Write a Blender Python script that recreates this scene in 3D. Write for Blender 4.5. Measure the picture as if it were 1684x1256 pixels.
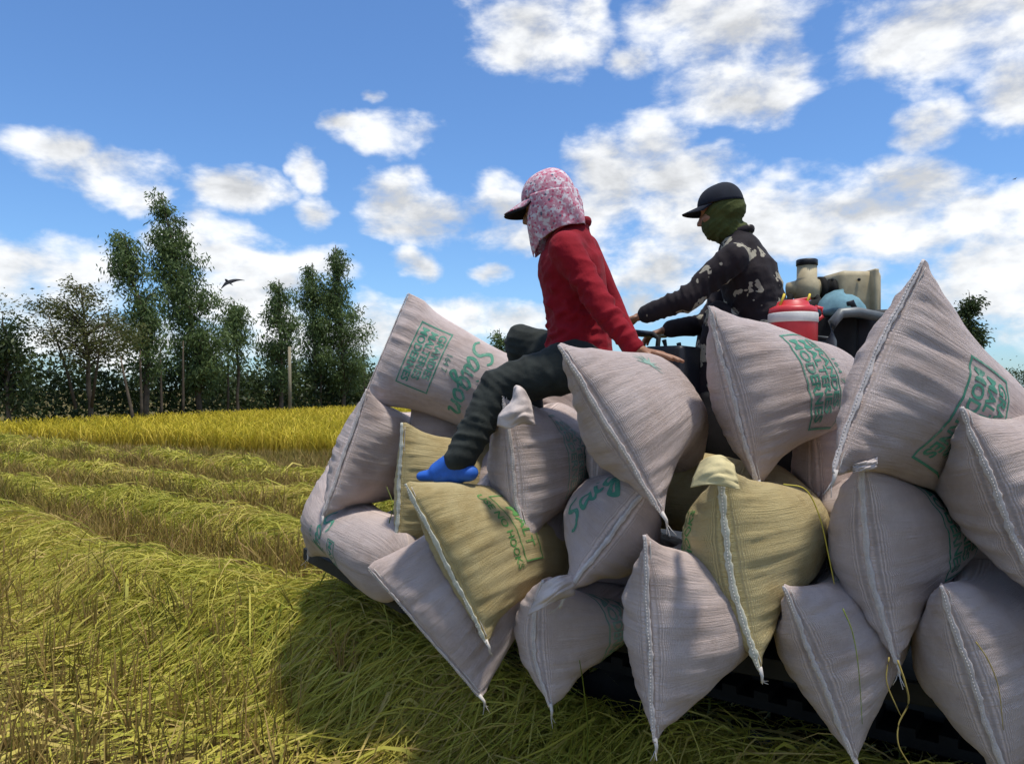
import bpy, bmesh, math, random
import numpy as np
from mathutils import Vector, Matrix

for o in list(bpy.data.objects):
    bpy.data.objects.remove(o, do_unlink=True)
SC = bpy.context.scene
COL = SC.collection
PI = math.pi
rad = math.radians

# ------------------------------------------------------------------ camera
F = 1250.0            # focal length in photo pixels (photo is 1684 wide)
HCAM = 1.70           # eye height
CX, CY = 842.0, 640.0 # horizon row at 640


def P(u, v, d):
    """photo pixel at depth d (metres along the view axis) -> world point"""
    return Vector(((u - CX) / F * d, d, HCAM + (CY - v) / F * d))


cam = bpy.data.cameras.new('camera')
cam.sensor_width = 36.0
cam.lens = 36.0 * F / 1684.0
cam.shift_y = 12.0 / 1684.0
cam.clip_start = 0.05
cam.clip_end = 5000
camo = bpy.data.objects.new('camera', cam)
COL.objects.link(camo)
camo.location = (0, 0, HCAM)
camo.rotation_euler = (PI / 2, 0, 0)
SC.camera = camo

# ------------------------------------------------------------------ light
SUN_TO = Vector((0.20, -0.12, 0.972)).normalized()     # towards the sun
sun_el = math.asin(SUN_TO.z)
sun_az = math.atan2(SUN_TO.x, SUN_TO.y)
sl = bpy.data.lights.new('sun', 'SUN')
sl.energy = 2.5
sl.angle = rad(5.0)
sl.color = (1.0, 0.95, 0.86)
so = bpy.data.objects.new('sun', sl)
COL.objects.link(so)
so.rotation_euler = (-SUN_TO).to_track_quat('-Z', 'Y').to_euler()
so.location = (20, 10, 40)
SC.view_settings.view_transform = 'Standard'
SC.view_settings.look = 'None'
SC.view_settings.gamma = 1.0
SC.view_settings.use_curve_mapping = False
SC.view_settings.exposure = 0.72

# ------------------------------------------------------------------ world: sky with cumulus
world = bpy.data.worlds.new('World')
SC.world = world
world.use_nodes = True
WT = world.node_tree
WT.nodes.clear()


class NB:
    """tiny node builder"""

    def __init__(self, tree):
        self.t = tree

    def n(self, kind, **kw):
        nd = self.t.nodes.new(kind)
        for k, v in kw.items():
            setattr(nd, k, v)
        return nd

    def put(self, sock, v):
        if isinstance(v, bpy.types.NodeSocket):
            self.t.links.new(v, sock)
        else:
            sock.default_value = v

    def m(self, op, a, b=0.0, c=0.0, clamp=False):
        nd = self.n('ShaderNodeMath', operation=op, use_clamp=clamp)
        self.put(nd.inputs[0], a)
        self.put(nd.inputs[1], b)
        self.put(nd.inputs[2], c)
        return nd.outputs[0]

    def vm(self, op, a, b=(0, 0, 0), c=(0, 0, 0)):
        nd = self.n('ShaderNodeVectorMath', operation=op)
        self.put(nd.inputs[0], a)
        self.put(nd.inputs[1], b)
        if op == 'MULTIPLY_ADD':
            self.put(nd.inputs[2], c)
        return nd.outputs['Value'] if op in ('DOT_PRODUCT', 'LENGTH', 'DISTANCE') else nd.outputs[0]

    def noise(self, vec, scale, detail=4, rough=0.55, lac=2.0, dist=0.0):
        nd = self.n('ShaderNodeTexNoise')
        if vec is not None:
            self.put(nd.inputs['Vector'], vec)
        nd.inputs['Scale'].default_value = scale
        nd.inputs['Detail'].default_value = detail
        nd.inputs['Roughness'].default_value = rough
        nd.inputs['Lacunarity'].default_value = lac
        nd.inputs['Distortion'].default_value = dist
        return nd.outputs['Fac']

    def smooth(self, x, lo, hi, a=0.0, b=1.0):
        nd = self.n('ShaderNodeMapRange', interpolation_type='SMOOTHSTEP')
        self.put(nd.inputs['Value'], x)
        nd.inputs['From Min'].default_value = lo
        nd.inputs['From Max'].default_value = hi
        nd.inputs['To Min'].default_value = a
        nd.inputs['To Max'].default_value = b
        return nd.outputs['Result']

    def mix(self, f, a, b, blend='MIX'):
        nd = self.n('ShaderNodeMix', data_type='RGBA', blend_type=blend)
        self.put(nd.inputs['Factor'], f)
        self.put(nd.inputs['A'], a)
        self.put(nd.inputs['B'], b)
        return [o for o in nd.outputs if o.type == 'RGBA'][0]

    def ramp(self, f, stops):
        nd = self.n('ShaderNodeValToRGB')
        self.put(nd.inputs[0], f)
        el = nd.color_ramp.elements
        while len(el) < len(stops):
            el.new(0.5)
        for e, (p, c) in zip(el, stops):
            e.position = p
            e.color = (*c, 1) if len(c) == 3 else c
        return nd.outputs[0]


def _mixsock(nd):
    return nd


w = NB(WT)
tc = w.n('ShaderNodeTexCoord')
dirv = tc.outputs['Generated']
sky = w.n('ShaderNodeTexSky', sky_type='NISHITA')
sky.sun_disc = False
sky.sun_elevation = sun_el
sky.sun_rotation = sun_az
sky.altitude = 0
sky.air_density = 1.0
sky.dust_density = 0.6
sky.ozone_density = 2.2
sep = w.n('ShaderNodeSeparateXYZ')
WT.links.new(dirv, sep.inputs[0])
az = w.m('ARCTAN2', sep.outputs[0], sep.outputs[1])
el = w.m('ARCSINE', sep.outputs[2])
comb = w.n('ShaderNodeCombineXYZ')
WT.links.new(az, comb.inputs[0])
WT.links.new(el, comb.inputs[1])
wn = w.n('ShaderNodeTexNoise')
WT.links.new(dirv, wn.inputs['Vector'])
wn.inputs['Scale'].default_value = 9.0
wn.inputs['Detail'].default_value = 4.0
wn.inputs['Roughness'].default_value = 0.6
ae = w.vm('ADD', comb.outputs[0], w.vm('MULTIPLY', w.vm('SUBTRACT', wn.outputs['Color'], (0.5, 0.5, 0.5)), (0.075, 0.055, 0.0)))
BLOBS = [(880, 50, 110, 62), (955, 10, 42, 40), (840, 90, 60, 35),
         (1200, 70, 130, 100), (1230, 150, 90, 50), (1048, 105, 42, 28), (1130, 12, 85, 45), (1290, 100, 55, 65),
         (1570, 45, 150, 62), (1530, 92, 60, 36), (1660, 15, 110, 60), (1672, 150, 50, 50),
         (1535, 208, 52, 30),
         (1075, 228, 60, 42), (1010, 290, 80, 62), (1125, 285, 95, 50), (1000, 360, 80, 70), (1130, 375, 170, 68),
         (1260, 335, 110, 45), (1400, 340, 130, 50), (1510, 315, 90, 52), (1600, 350, 80, 40), (1300, 390, 170, 40),
         (1080, 440, 100, 50), (1480, 385, 170, 42), (1640, 410, 90, 60),
         (650, 340, 62, 46), (720, 367, 110, 38), (825, 345, 55, 50), (850, 385, 80, 45),
         (632, 222, 72, 34), (570, 206, 44, 16), (500, 278, 25, 30), (505, 355, 30, 28), (695, 435, 40, 28),
         (815, 455, 36, 18), (615, 160, 22, 12),
         (170, 285, 85, 36), (100, 238, 48, 24), (245, 322, 42, 26), (385, 315, 68, 32), (60, 440, 120, 52),
         (140, 440, 55, 28), (20, 485, 110, 60), (315, 385, 50, 45), (375, 415, 65, 42), (440, 470, 75, 55),
         (390, 510, 100, 55), (530, 440, 70, 26),
         (700, 525, 110, 34), (640, 540, 70, 44), (850, 530, 80, 26), (1400, 445, 50, 22), (1640, 490, 130, 60),
         (1060, 500, 90, 30), (200, 560, 190, 36), (520, 560, 120, 34)]
mind = None
for (bu, bv, ru, rv) in BLOBS:
    a0 = math.atan((bu - CX) / F)
    e0 = math.atan((CY - bv) / F * math.cos(a0))
    ia, ie = F / ru * 0.96, F / rv * 0.96
    q = w.vm('MULTIPLY_ADD', ae, (ia, ie, 0), (-a0 * ia, -e0 * ie, 0))
    d2 = w.vm('DOT_PRODUCT', q, q)
    mind = d2 if mind is None else w.m('SMOOTH_MIN', mind, d2, 0.18)
cov_in = w.m('SUBTRACT', 1.0, w.m('MINIMUM', mind, 2.6))
# outside the picture the same kind of broken cumulus goes on
flat = w.vm('MULTIPLY', dirv, (1.0, 1.0, 1.9))
big = w.noise(flat, 3.1, 3, 0.5)
cov_out = w.m('MULTIPLY_ADD', big, 9.0, -4.7)
aza = w.m('ABSOLUTE', az)
out_f = w.m('MAXIMUM', w.smooth(aza, 0.60, 0.80), w.smooth(el, 0.46, 0.62))
cov = w.m('ADD', w.m('MULTIPLY', cov_in, w.m('SUBTRACT', 1.0, out_f)), w.m('MULTIPLY', cov_out, out_f))
puff = w.noise(flat, 11.5, 9, 0.55, 2.1, 0.12)
sx, sy, sz = SUN_TO
puff_s = w.noise(w.vm('ADD', flat, (sx * 0.018, sy * 0.018, 0.040)), 11.0, 4, 0.50, 2.1, 0.15)
dens = w.m('MULTIPLY_ADD', w.m('SUBTRACT', puff, 0.5), 4.2, w.m('MULTIPLY_ADD', cov, 0.85, 0.12))
alpha = w.smooth(dens, -0.25, 1.15)
relief = w.m('SUBTRACT', puff, puff_s)
thick = w.smooth(cov, 0.1, 1.15)
bright = w.m('MULTIPLY_ADD', relief, 1.2, w.m('MULTIPLY_ADD', thick, -0.13, 0.93))
bright = w.m('MINIMUM', w.m('MAXIMUM', bright, 0.62), 1.0)
tone = w.n('ShaderNodeCombineColor')
WT.links.new(w.m('MULTIPLY', bright, 6.45), tone.inputs[0])
WT.links.new(w.m('MULTIPLY', bright, 6.55), tone.inputs[1])
WT.links.new(w.m('MULTIPLY', bright, 6.65), tone.inputs[2])
skyc = w.mix(1.0, sky.outputs[0], (0.58, 0.80, 1.04, 1), 'MULTIPLY')
final = w.mix(w.m('MULTIPLY', alpha, 0.96), skyc, tone.outputs[0])
bg = w.n('ShaderNodeBackground')
bg.inputs['Strength'].default_value = 0.10
WT.links.new(final, bg.inputs['Color'])
wo = w.n('ShaderNodeOutputWorld')
WT.links.new(bg.outputs[0], wo.inputs[0])
world.cycles.sampling_method = 'MANUAL'
world.cycles.sample_map_resolution = 512

# ------------------------------------------------------------------ helpers


def tag(o, label=None, cat=None, group=None, kind=None):
    if label:
        o['label'] = label
    if cat:
        o['category'] = cat
    if group:
        o['group'] = group
    if kind:
        o['kind'] = kind
    return o


def empty(name, loc=(0, 0, 0)):
    o = bpy.data.objects.new(name, None)
    COL.objects.link(o)
    o.location = loc
    o.empty_display_size = 0.1
    return o


def link(name, me, mat=None, parent=None):
    o = bpy.data.objects.new(name, me)
    COL.objects.link(o)
    if mat is not None:
        me.materials.append(mat)
    if parent is not None:
        o.parent = parent
        # meshes are made in world coordinates
        o.matrix_parent_inverse = Matrix.Translation(-parent.location)
    return o


def grid_mesh(name, verts, faces, uv=None, smooth=True, attrs=None):
    """verts (N,3), faces (M,4) or (M,3) int arrays"""
    verts = np.asarray(verts, dtype=np.float32)
    faces = np.asarray(faces, dtype=np.int32)
    k = faces.shape[1]
    me = bpy.data.meshes.new(name)
    me.vertices.add(len(verts))
    me.vertices.foreach_set('co', verts.ravel())
    me.loops.add(faces.size)
    me.loops.foreach_set('vertex_index', faces.ravel())
    me.polygons.add(len(faces))
    me.polygons.foreach_set('loop_start', np.arange(0, faces.size, k, dtype=np.int32))
    me.polygons.foreach_set('loop_total', np.full(len(faces), k, dtype=np.int32))
    me.update(calc_edges=True)
    if smooth:
        me.polygons.foreach_set('use_smooth', np.ones(len(faces), dtype=bool))
    if uv is not None:
        l = me.uv_layers.new(name='UVMap')
        l.data.foreach_set('uv', np.asarray(uv, dtype=np.float32)[faces.ravel()].ravel())
    if attrs:
        for an, av in attrs.items():
            a = me.attributes.new(an, 'FLOAT', 'POINT')
            a.data.foreach_set('value', np.asarray(av, dtype=np.float32).ravel())
    me.validate()
    return me


def bm_obj(name, bm, mat=None, parent=None, smooth=True):
    me = bpy.data.meshes.new(name)
    bmesh.ops.recalc_face_normals(bm, faces=bm.faces)
    bm.to_mesh(me)
    bm.free()
    if smooth:
        for p in me.polygons:
            p.use_smooth = True
    return link(name, me, mat, parent)


def frame_of(d):
    d = Vector(d).normalized()
    up = Vector((0, 0, 1)) if abs(d.z) < 0.95 else Vector((1, 0, 0))
    a = d.cross(up).normalized()
    return d, a, a.cross(d).normalized()


def add_tube(bm, pts, radii, seg=10, caps=True, flat=1.0, flat_dir=None):
    pts = [Vector(p) for p in pts]
    if not hasattr(radii, '__len__'):
        radii = [radii] * len(pts)
    rings = []
    for i, p in enumerate(pts):
        t = (pts[min(i + 1, len(pts) - 1)] - pts[max(i - 1, 0)])
        t, a, b = frame_of(t)
        if flat_dir is not None:
            b = Vector(flat_dir)
            b = (b - t * b.dot(t)).normalized()
            a = t.cross(b).normalized()
        rings.append([bm.verts.new(p + (a * math.cos(2 * PI * k / seg) + b * flat * math.sin(2 * PI * k / seg)) * radii[i])
                      for k in range(seg)])
    for r0, r1 in zip(rings, rings[1:]):
        for k in range(seg):
            bm.faces.new((r0[k], r0[(k + 1) % seg], r1[(k + 1) % seg], r1[k]))
    if caps:
        bm.faces.new(rings[0][::-1])
        bm.faces.new(rings[-1])
    return bm


def add_box(bm, c, half, ax=None, bevel=0.0):
    """box centred at c with half sizes along axes ax (3 vectors)"""
    c = Vector(c)
    if ax is None:
        ax = (Vector((1, 0, 0)), Vector((0, 1, 0)), Vector((0, 0, 1)))
    tmp = bmesh.new()
    vs = []
    for sx_ in (-1, 1):
        for sy_ in (-1, 1):
            for sz_ in (-1, 1):
                vs.append(tmp.verts.new(c + ax[0] * half[0] * sx_ + ax[1] * half[1] * sy_ + ax[2] * half[2] * sz_))
    for f in ((0, 1, 3, 2), (4, 6, 7, 5), (0, 4, 5, 1), (2, 3, 7, 6), (0, 2, 6, 4), (1, 5, 7, 3)):
        tmp.faces.new([vs[i] for i in f])
    bmesh.ops.recalc_face_normals(tmp, faces=tmp.faces)
    if bevel > 0:
        bmesh.ops.bevel(tmp, geom=list(tmp.edges), offset=bevel, segments=2, affect='EDGES', profile=0.6)
    me = bpy.data.meshes.new('tmp')
    tmp.to_mesh(me)
    tmp.free()
    bm.from_mesh(me)
    bpy.data.meshes.remove(me)
    return bm


def add_lathe(bm, base, axis, prof, seg=28):
    """prof: list of (radius, height) along axis"""
    base = Vector(base)
    d, a, b = frame_of(axis)
    rings = []
    for r, h in prof:
        rings.append([bm.verts.new(base + d * h + (a * math.cos(2 * PI * k / seg) + b * math.sin(2 * PI * k / seg)) * max(r, 1e-4))
                      for k in range(seg)])
    for r0, r1 in zip(rings, rings[1:]):
        for k in range(seg):
            bm.faces.new((r0[k], r0[(k + 1) % seg], r1[(k + 1) % seg], r1[k]))
    bm.faces.new(rings[0][::-1])
    bm.faces.new(rings[-1])
    return bm


def material(name, rough=0.7, spec=0.3):
    m = bpy.data.materials.new(name)
    m.use_nodes = True
    t = m.node_tree
    b = NB(t)
    bs = t.nodes['Principled BSDF']
    bs.inputs['Roughness'].default_value = rough
    bs.inputs['Specular IOR Level'].default_value = spec
    return m, b, bs


def bump(b, bs, h, strength=0.3, dist=0.01):
    nd = b.n('ShaderNodeBump')
    nd.inputs['Strength'].default_value = strength
    nd.inputs['Distance'].default_value = dist
    b.put(nd.inputs['Height'], h)
    b.t.links.new(nd.outputs[0], bs.inputs['Normal'])
    return nd


def simple(name, col, rough=0.6, var=0.25, scale=6.0, spec=0.3, metal=0.0, bstr=0.15):
    m, b, bs = material(name, rough, spec)
    tcn = b.n('ShaderNodeTexCoord')
    nz = b.noise(tcn.outputs['Object'], scale, 6, 0.6)
    fine = b.noise(tcn.outputs['Object'], scale * 9, 4, 0.6)
    lo = tuple(c * (1 - var) for c in col)
    hi = tuple(min(1, c * (1 + var)) for c in col)
    c = b.ramp(nz, [(0.3, lo), (0.7, hi)])
    b.t.links.new(c, bs.inputs['Base Color'])
    bs.inputs['Metallic'].default_value = metal
    if bstr:
        bump(b, bs, fine, bstr, 0.004)
    return m


def blade_mat(name, stops_root, stops_tip, trans=0.25, rough=0.6):
    """blades carry attributes t (0 root .. 1 tip) and r (random per blade)"""
    m, b, bs = material(name, rough, 0.25)
    ar = b.n('ShaderNodeAttribute', attribute_name='r').outputs['Fac']
    at = b.n('ShaderNodeAttribute', attribute_name='t').outputs['Fac']
    c = b.mix(at, b.ramp(ar, stops_root), b.ramp(ar, stops_tip))
    b.t.links.new(c, bs.inputs['Base Color'])
    if trans > 0:
        tr = b.n('ShaderNodeBsdfTranslucent')
        b.t.links.new(c, tr.inputs[0])
        ms = b.n('ShaderNodeMixShader')
        ms.inputs[0].default_value = trans
        b.t.links.new(bs.outputs[0], ms.inputs[1])
        b.t.links.new(tr.outputs[0], ms.inputs[2])
        b.t.links.new(ms.outputs[0], m.node_tree.nodes['Material Output'].inputs[0])
    return m


def ribbons(name, pts, side, hw, r, mat, t=None):
    """pts (N,K,3), side (N,3) or (N,K,3) unit, hw (N,K) half widths, r (N) random"""
    N, K, _ = pts.shape
    if side.ndim == 2:
        side = np.repeat(side[:, None, :], K, axis=1)
    L = pts - side * hw[..., None]
    R = pts + side * hw[..., None]
    v = np.stack([L, R], axis=2).reshape(-1, 3)
    base = (np.arange(N) * K * 2)[:, None, None]
    k = (np.arange(K - 1) * 2)[None, :, None]
    quad = np.array([0, 1, 3, 2])[None, None, :]
    f = (base + k + quad).reshape(-1, 4)
    if t is None:
        t = np.tile(np.linspace(0, 1, K)[None, :, None], (N, 1, 2)).ravel()
    else:
        t = np.repeat(t.reshape(N, K, 1), 2, axis=2).ravel()
    rr = np.repeat(r, K * 2)
    me = grid_mesh(name, v, f, smooth=True, attrs={'t': t, 'r': rr})
    return me


HD = np.array([-0.8, 0.6])    # heading of the carrier, and of the rows
NQ = np.array([0.6, 0.8])     # across the rows
H3 = Vector((-0.8, 0.6, 0))
Q3 = Vector((0.6, 0.8, 0))
Z3 = Vector((0, 0, 1))


def PQ(p, q, z):
    return Vector((HD[0] * p + NQ[0] * q, HD[1] * p + NQ[1] * q, z))


rng = np.random.default_rng(11)

# smooth pseudo-noise made of random waves (numpy side)
_W = np.random.default_rng(3)
_k1 = _W.normal(size=(14, 2))
_p1 = _W.uniform(0, 2 * PI, 14)


def wav(x, y, scale):
    s = np.zeros_like(x, dtype=float)
    for i in range(14):
        s += np.sin((x * _k1[i, 0] + y * _k1[i, 1]) * scale + _p1[i])
    return s / 5.0


# ------------------------------------------------------------------ ground
ROWS = [(2.92, 0.50, 0.40), (4.40, 0.42, 0.36), (5.85, 0.40, 0.36), (7.55, 0.46, 0.38)]   # q, half width, height


def height(x, y):
    q = NQ[0] * x + NQ[1] * y
    p = HD[0] * x + HD[1] * y
    h = 0.03 * wav(x, y, 1.3) + 0.012 * wav(x, y, 5.0)
    for i, (q0, hw, hh) in enumerate(ROWS):
        qq = q0 + 0.06 * np.sin(p * 0.7 + i * 2.1) + 0.03 * np.sin(p * 2.0 + i)
        amp = hh * (1 + 0.10 * np.sin(p * 0.8 + i * 1.3) + 0.09 * np.sin(p * 2.6 + i * 3.0) + 0.12 * wav(x, y, 3.0))
        h = h + amp * np.exp(-np.abs((q - qq) / hw) ** 2.6)
    # press the heap down where the carrier stands
    inside = 1 / (1 + np.exp((p - 3.0) * 6)) * 1 / (1 + np.exp(-(q - 2.85) * 12))
    h = h * (1 - 0.8 * inside)
    far = 1 / (1 + np.exp((y - 40) * 0.3))
    return h * far


gm, b, bs = material('soil', 0.95, 0.1)
tcn = b.n('ShaderNodeTexCoord')
n1 = b.noise(tcn.outputs['Object'], 2.2, 8, 0.65)
n2 = b.noise(tcn.outputs['Object'], 38, 5, 0.7)
c1 = b.ramp(n1, [(0.3, (0.045, 0.032, 0.014)), (0.55, (0.10, 0.075, 0.025)), (0.75, (0.12, 0.11, 0.03))])
c2 = b.mix(b.smooth(n2, 0.35, 0.7), c1, (0.15, 0.12, 0.04, 1))
b.t.links.new(c2, bs.inputs['Base Color'])
bump(b, bs, n2, 0.8, 0.03)

gx = np.concatenate([-np.geomspace(900, 16, 26), np.arange(-15, 6, 0.11), np.geomspace(6.5, 900, 28)])
gy = np.concatenate([-np.geomspace(300, 2, 14), np.arange(-1, 18, 0.11), np.geomspace(18.5, 1600, 36)])
X, Y = np.meshgrid(gx, gy)
Zg = height(X, Y) - 0.02
v = np.stack([X, Y, Zg], -1).reshape(-1, 3)
nx, ny = len(gx), len(gy)
ii, jj = np.meshgrid(np.arange(nx - 1), np.arange(ny - 1))
i0 = (jj * nx + ii).ravel()
f = np.stack([i0, i0 + 1, i0 + 1 + nx, i0 + nx], -1)
ground = link('ground', grid_mesh('ground', v, f), gm)
tag(ground, 'brown soil of the harvested rice paddy', 'ground', kind='structure')

# ------------------------------------------------------------------ straw, stubble, rice
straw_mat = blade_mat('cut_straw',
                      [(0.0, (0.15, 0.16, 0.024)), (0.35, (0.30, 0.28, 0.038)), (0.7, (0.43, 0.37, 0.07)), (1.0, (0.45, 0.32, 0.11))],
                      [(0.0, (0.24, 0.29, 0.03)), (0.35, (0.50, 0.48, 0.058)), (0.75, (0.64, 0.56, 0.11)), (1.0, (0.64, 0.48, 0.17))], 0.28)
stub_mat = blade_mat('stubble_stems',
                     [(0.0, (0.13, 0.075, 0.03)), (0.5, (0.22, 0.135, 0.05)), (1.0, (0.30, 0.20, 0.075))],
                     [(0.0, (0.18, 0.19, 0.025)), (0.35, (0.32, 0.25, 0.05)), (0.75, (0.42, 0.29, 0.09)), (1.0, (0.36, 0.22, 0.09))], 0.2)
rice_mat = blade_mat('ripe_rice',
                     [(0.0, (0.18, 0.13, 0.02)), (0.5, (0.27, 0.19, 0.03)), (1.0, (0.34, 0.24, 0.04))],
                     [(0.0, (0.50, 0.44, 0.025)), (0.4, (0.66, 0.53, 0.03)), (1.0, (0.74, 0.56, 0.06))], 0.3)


def visible(x, y, margin=0.5):
    """keep what the photo and a step aside can see"""
    return (y > 1.2) & (np.abs(x) < y * 0.70 + margin + 0.6)


def lay_straw(name, q0, hw, hh, p_lo, p_hi, n, seed, near):
    g = np.random.default_rng(seed)
    p = g.uniform(p_lo, p_hi, n)
    q = q0 - 0.05 + g.normal(0, hw * (0.55 if q0 < 3 else 0.42), n)
    x = HD[0] * p + NQ[0] * q
    y = HD[1] * p + NQ[1] * q
    k = visible(x, y) & ~((p < 1.5) & (q > 3.3) & (g.random(n) < 0.6))
    p, q, x, y = p[k], q[k], x[k], y[k]
    n = len(x)
    K = 5 if q0 < 3 else (4 if near else 3)
    # combed direction: falls over the near flank, with swirls
    base = np.arctan2(-NQ[1], -NQ[0])
    sw = (0.55 if q0 < 3 else 0.35) * wav(x, y, 1.3) + (0.55 if q0 < 3 else 0.9)
    ang = base - sw + g.normal(0, 0.62, n)
    flip = g.random(n) < 0.22
    ang = np.where(flip, ang + PI * 0.5 + g.normal(0, 0.5, n), ang)
    ln = g.uniform(0.12, 0.50, n) * (1.0 if q0 < 3 else 0.75)
    curl = g.normal(0, 0.9, n)
    tt = np.linspace(0, 1, K)
    a = ang[:, None] + curl[:, None] * (tt[None, :] - 0.3) * 0.8
    step = (ln / (K - 1))[:, None]
    px = x[:, None] + np.concatenate([np.zeros((n, 1)), np.cumsum(np.cos(a[:, :-1]) * step, 1)], 1)
    py = y[:, None] + np.concatenate([np.zeros((n, 1)), np.cumsum(np.sin(a[:, :-1]) * step, 1)], 1)
    depth = g.uniform(-0.05, 0.05, n) + g.exponential(0.022, n)
    lift = g.normal(0, 0.035, n)[:, None] * np.sin(tt * PI)[None, :] + g.normal(0.0, 0.03, n)[:, None] * tt[None, :] ** 2
    pz = height(px, py) + depth[:, None] + np.abs(lift) * 0.8 + lift * 0.4
    pts = np.stack([px, py, pz], -1)
    tang = pts[:, -1] - pts[:, 0]
    tang /= np.linalg.norm(tang, axis=1, keepdims=True) + 1e-9
    rv = g.normal(size=(n, 3))
    side = np.cross(tang, rv)
    side /= np.linalg.norm(side, axis=1, keepdims=True) + 1e-9
    dist = np.hypot(px.mean(1), py.mean(1))
    w0 = (0.0024 if near else 0.0034) * (1 + dist / 14)
    hwid = w0[:, None] * (g.uniform(0.6, 1.5, n) * np.where(g.random(n) < 0.12, 2.3, 1.0))[:, None] * (1 - 0.75 * tt[None, :] ** 2)
    patch = 0.5 + 0.22 * wav(x, y, 2.0)
    r = np.clip(patch + g.normal(0, 0.22, n), 0, 1)
    return link(name, ribbons(name, pts, side, hwid, r, straw_mat), straw_mat)


row_labels = ['heap of cut yellow green rice straw running under the carrier',
              'row of cut rice straw next to the heap under the carrier',
              'row of cut rice straw third away from the stubble foreground',
              'row of cut rice straw lying closest to the standing rice']
counts = [80000, 42000, 32000, 34000]
for i, (q0, hw, hh) in enumerate(ROWS):
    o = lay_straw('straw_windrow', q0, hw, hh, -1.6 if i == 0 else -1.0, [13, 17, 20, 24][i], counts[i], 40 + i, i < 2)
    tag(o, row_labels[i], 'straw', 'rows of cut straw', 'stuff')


def stand(name, x, y, g, hmin, hmax, lean, w0, mat, droop=0.15, K=4):
    n = len(x)
    ang = g.uniform(0, 2 * PI, n)
    hgt = g.uniform(hmin, hmax, n)
    le = np.abs(g.normal(0, lean, n)) * hgt
    tt = np.linspace(0, 1, K)
    px = x[:, None] + np.cos(ang)[:, None] * le[:, None] * tt[None, :] ** 1.6
    py = y[:, None] + np.sin(ang)[:, None] * le[:, None] * tt[None, :] ** 1.6
    pz = height(x, y)[:, None] - 0.02 + hgt[:, None] * (tt[None, :] - droop * tt[None, :] ** 4)
    pts = np.stack([px, py, pz], -1)
    sa = g.uniform(0, 2 * PI, n)
    side = np.stack([np.cos(sa), np.sin(sa), 0 * sa], -1)
    dist = np.hypot(x, y)
    hwid = (w0 * (1 + dist / 16) * g.uniform(0.6, 1.4, n))[:, None] * (1 - 0.7 * tt[None, :] ** 2)
    r = np.clip(0.5 + 0.2 * wav(x, y, 1.7) + g.normal(0, 0.25, n), 0, 1)
    return link(name, ribbons(name, pts, side, hwid, r, mat), mat)


# stubble in drilled tufts between the rows
g = np.random.default_rng(5)
n = 44000
p = g.uniform(-9, 22, n)
q = g.uniform(0.3, 15.0, n)
q = np.round(q / 0.21) * 0.21 + g.normal(0, 0.025, n)
p = np.round(p / 0.14) * 0.14 + g.normal(0, 0.035, n)
x = HD[0] * p + NQ[0] * q
y = HD[1] * p + NQ[1] * q
k = visible(x, y) & (y < 21.5 - 0.37 * (x + 14.8)) & ~((p < 2.9) & (q > 2.1) & (q < 4.7))
for (q0, hw, hh) in ROWS:
    k &= ~((np.abs(q - q0) < hw * 0.70) & (g.random(n) < 0.92))
x, y = x[k], y[k]
for i_, (q0, hw, hh) in enumerate(ROWS[1:]):
    m_ = 2600
    pf = np.round(g.uniform(-1, 19, m_) / 0.13) * 0.13 + g.normal(0, 0.03, m_)
    qf = q0 - hw * g.uniform(0.75, 1.55, m_)
    xf, yf = HD[0] * pf + NQ[0] * qf, HD[1] * pf + NQ[1] * qf
    kf = visible(xf, yf) & ~((pf < 3.2) & (qf < 4.7))
    x, y = np.concatenate([x, xf[kf]]), np.concatenate([y, yf[kf]])
rep = 4
x = np.repeat(x, rep) + g.normal(0, 0.022, len(x) * rep)
y = np.repeat(y, rep) + g.normal(0, 0.022, len(y) * rep)
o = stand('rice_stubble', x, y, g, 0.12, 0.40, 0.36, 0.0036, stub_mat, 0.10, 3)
tag(o, 'short brown and yellow rice stubble between the straw rows', 'stubble', kind='stuff')
# loose litter over the stubble
n = 26000
p = g.uniform(0, 14, n)
q = g.uniform(0.4, 6.5, n)
x = HD[0] * p + NQ[0] * q
y = HD[1] * p + NQ[1] * q
k = visible(x, y)
x, y = x[k], y[k]
n = len(x)
ang = g.uniform(0, 2 * PI, n)
ln = g.uniform(0.1, 0.4, n)
tt = np.linspace(-0.5, 0.5, 4)
cv = g.normal(0, 0.25, n)
px = x[:, None] + np.cos(ang)[:, None] * ln[:, None] * tt - np.sin(ang)[:, None] * (cv * ln)[:, None] * tt ** 2
py = y[:, None] + np.sin(ang)[:, None] * ln[:, None] * tt + np.cos(ang)[:, None] * (cv * ln)[:, None] * tt ** 2
pz = height(px, py) + g.uniform(0.0, 0.07, n)[:, None] + g.normal(0, 0.12, n)[:, None] * ln[:, None] * tt
pts = np.stack([px, py, pz], -1)
side = np.stack([-np.sin(ang), np.cos(ang), g.normal(0, 0.6, n)], -1)
side /= np.linalg.norm(side, axis=1, keepdims=True)
hwid = (0.0024 * (1 + np.hypot(x, y) / 14) * g.uniform(0.6, 1.4, n) * np.where(g.random(n) < 0.2, 2.5, 1.0))[:, None] * np.ones((1, 4))
o = link('loose_straw', ribbons('loose_straw', pts, side, hwid, np.clip(g.normal(0.6, 0.28, n), 0, 1), straw_mat), straw_mat)
tag(o, 'loose stalks of straw scattered over the stubble', 'straw', kind='stuff')

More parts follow.
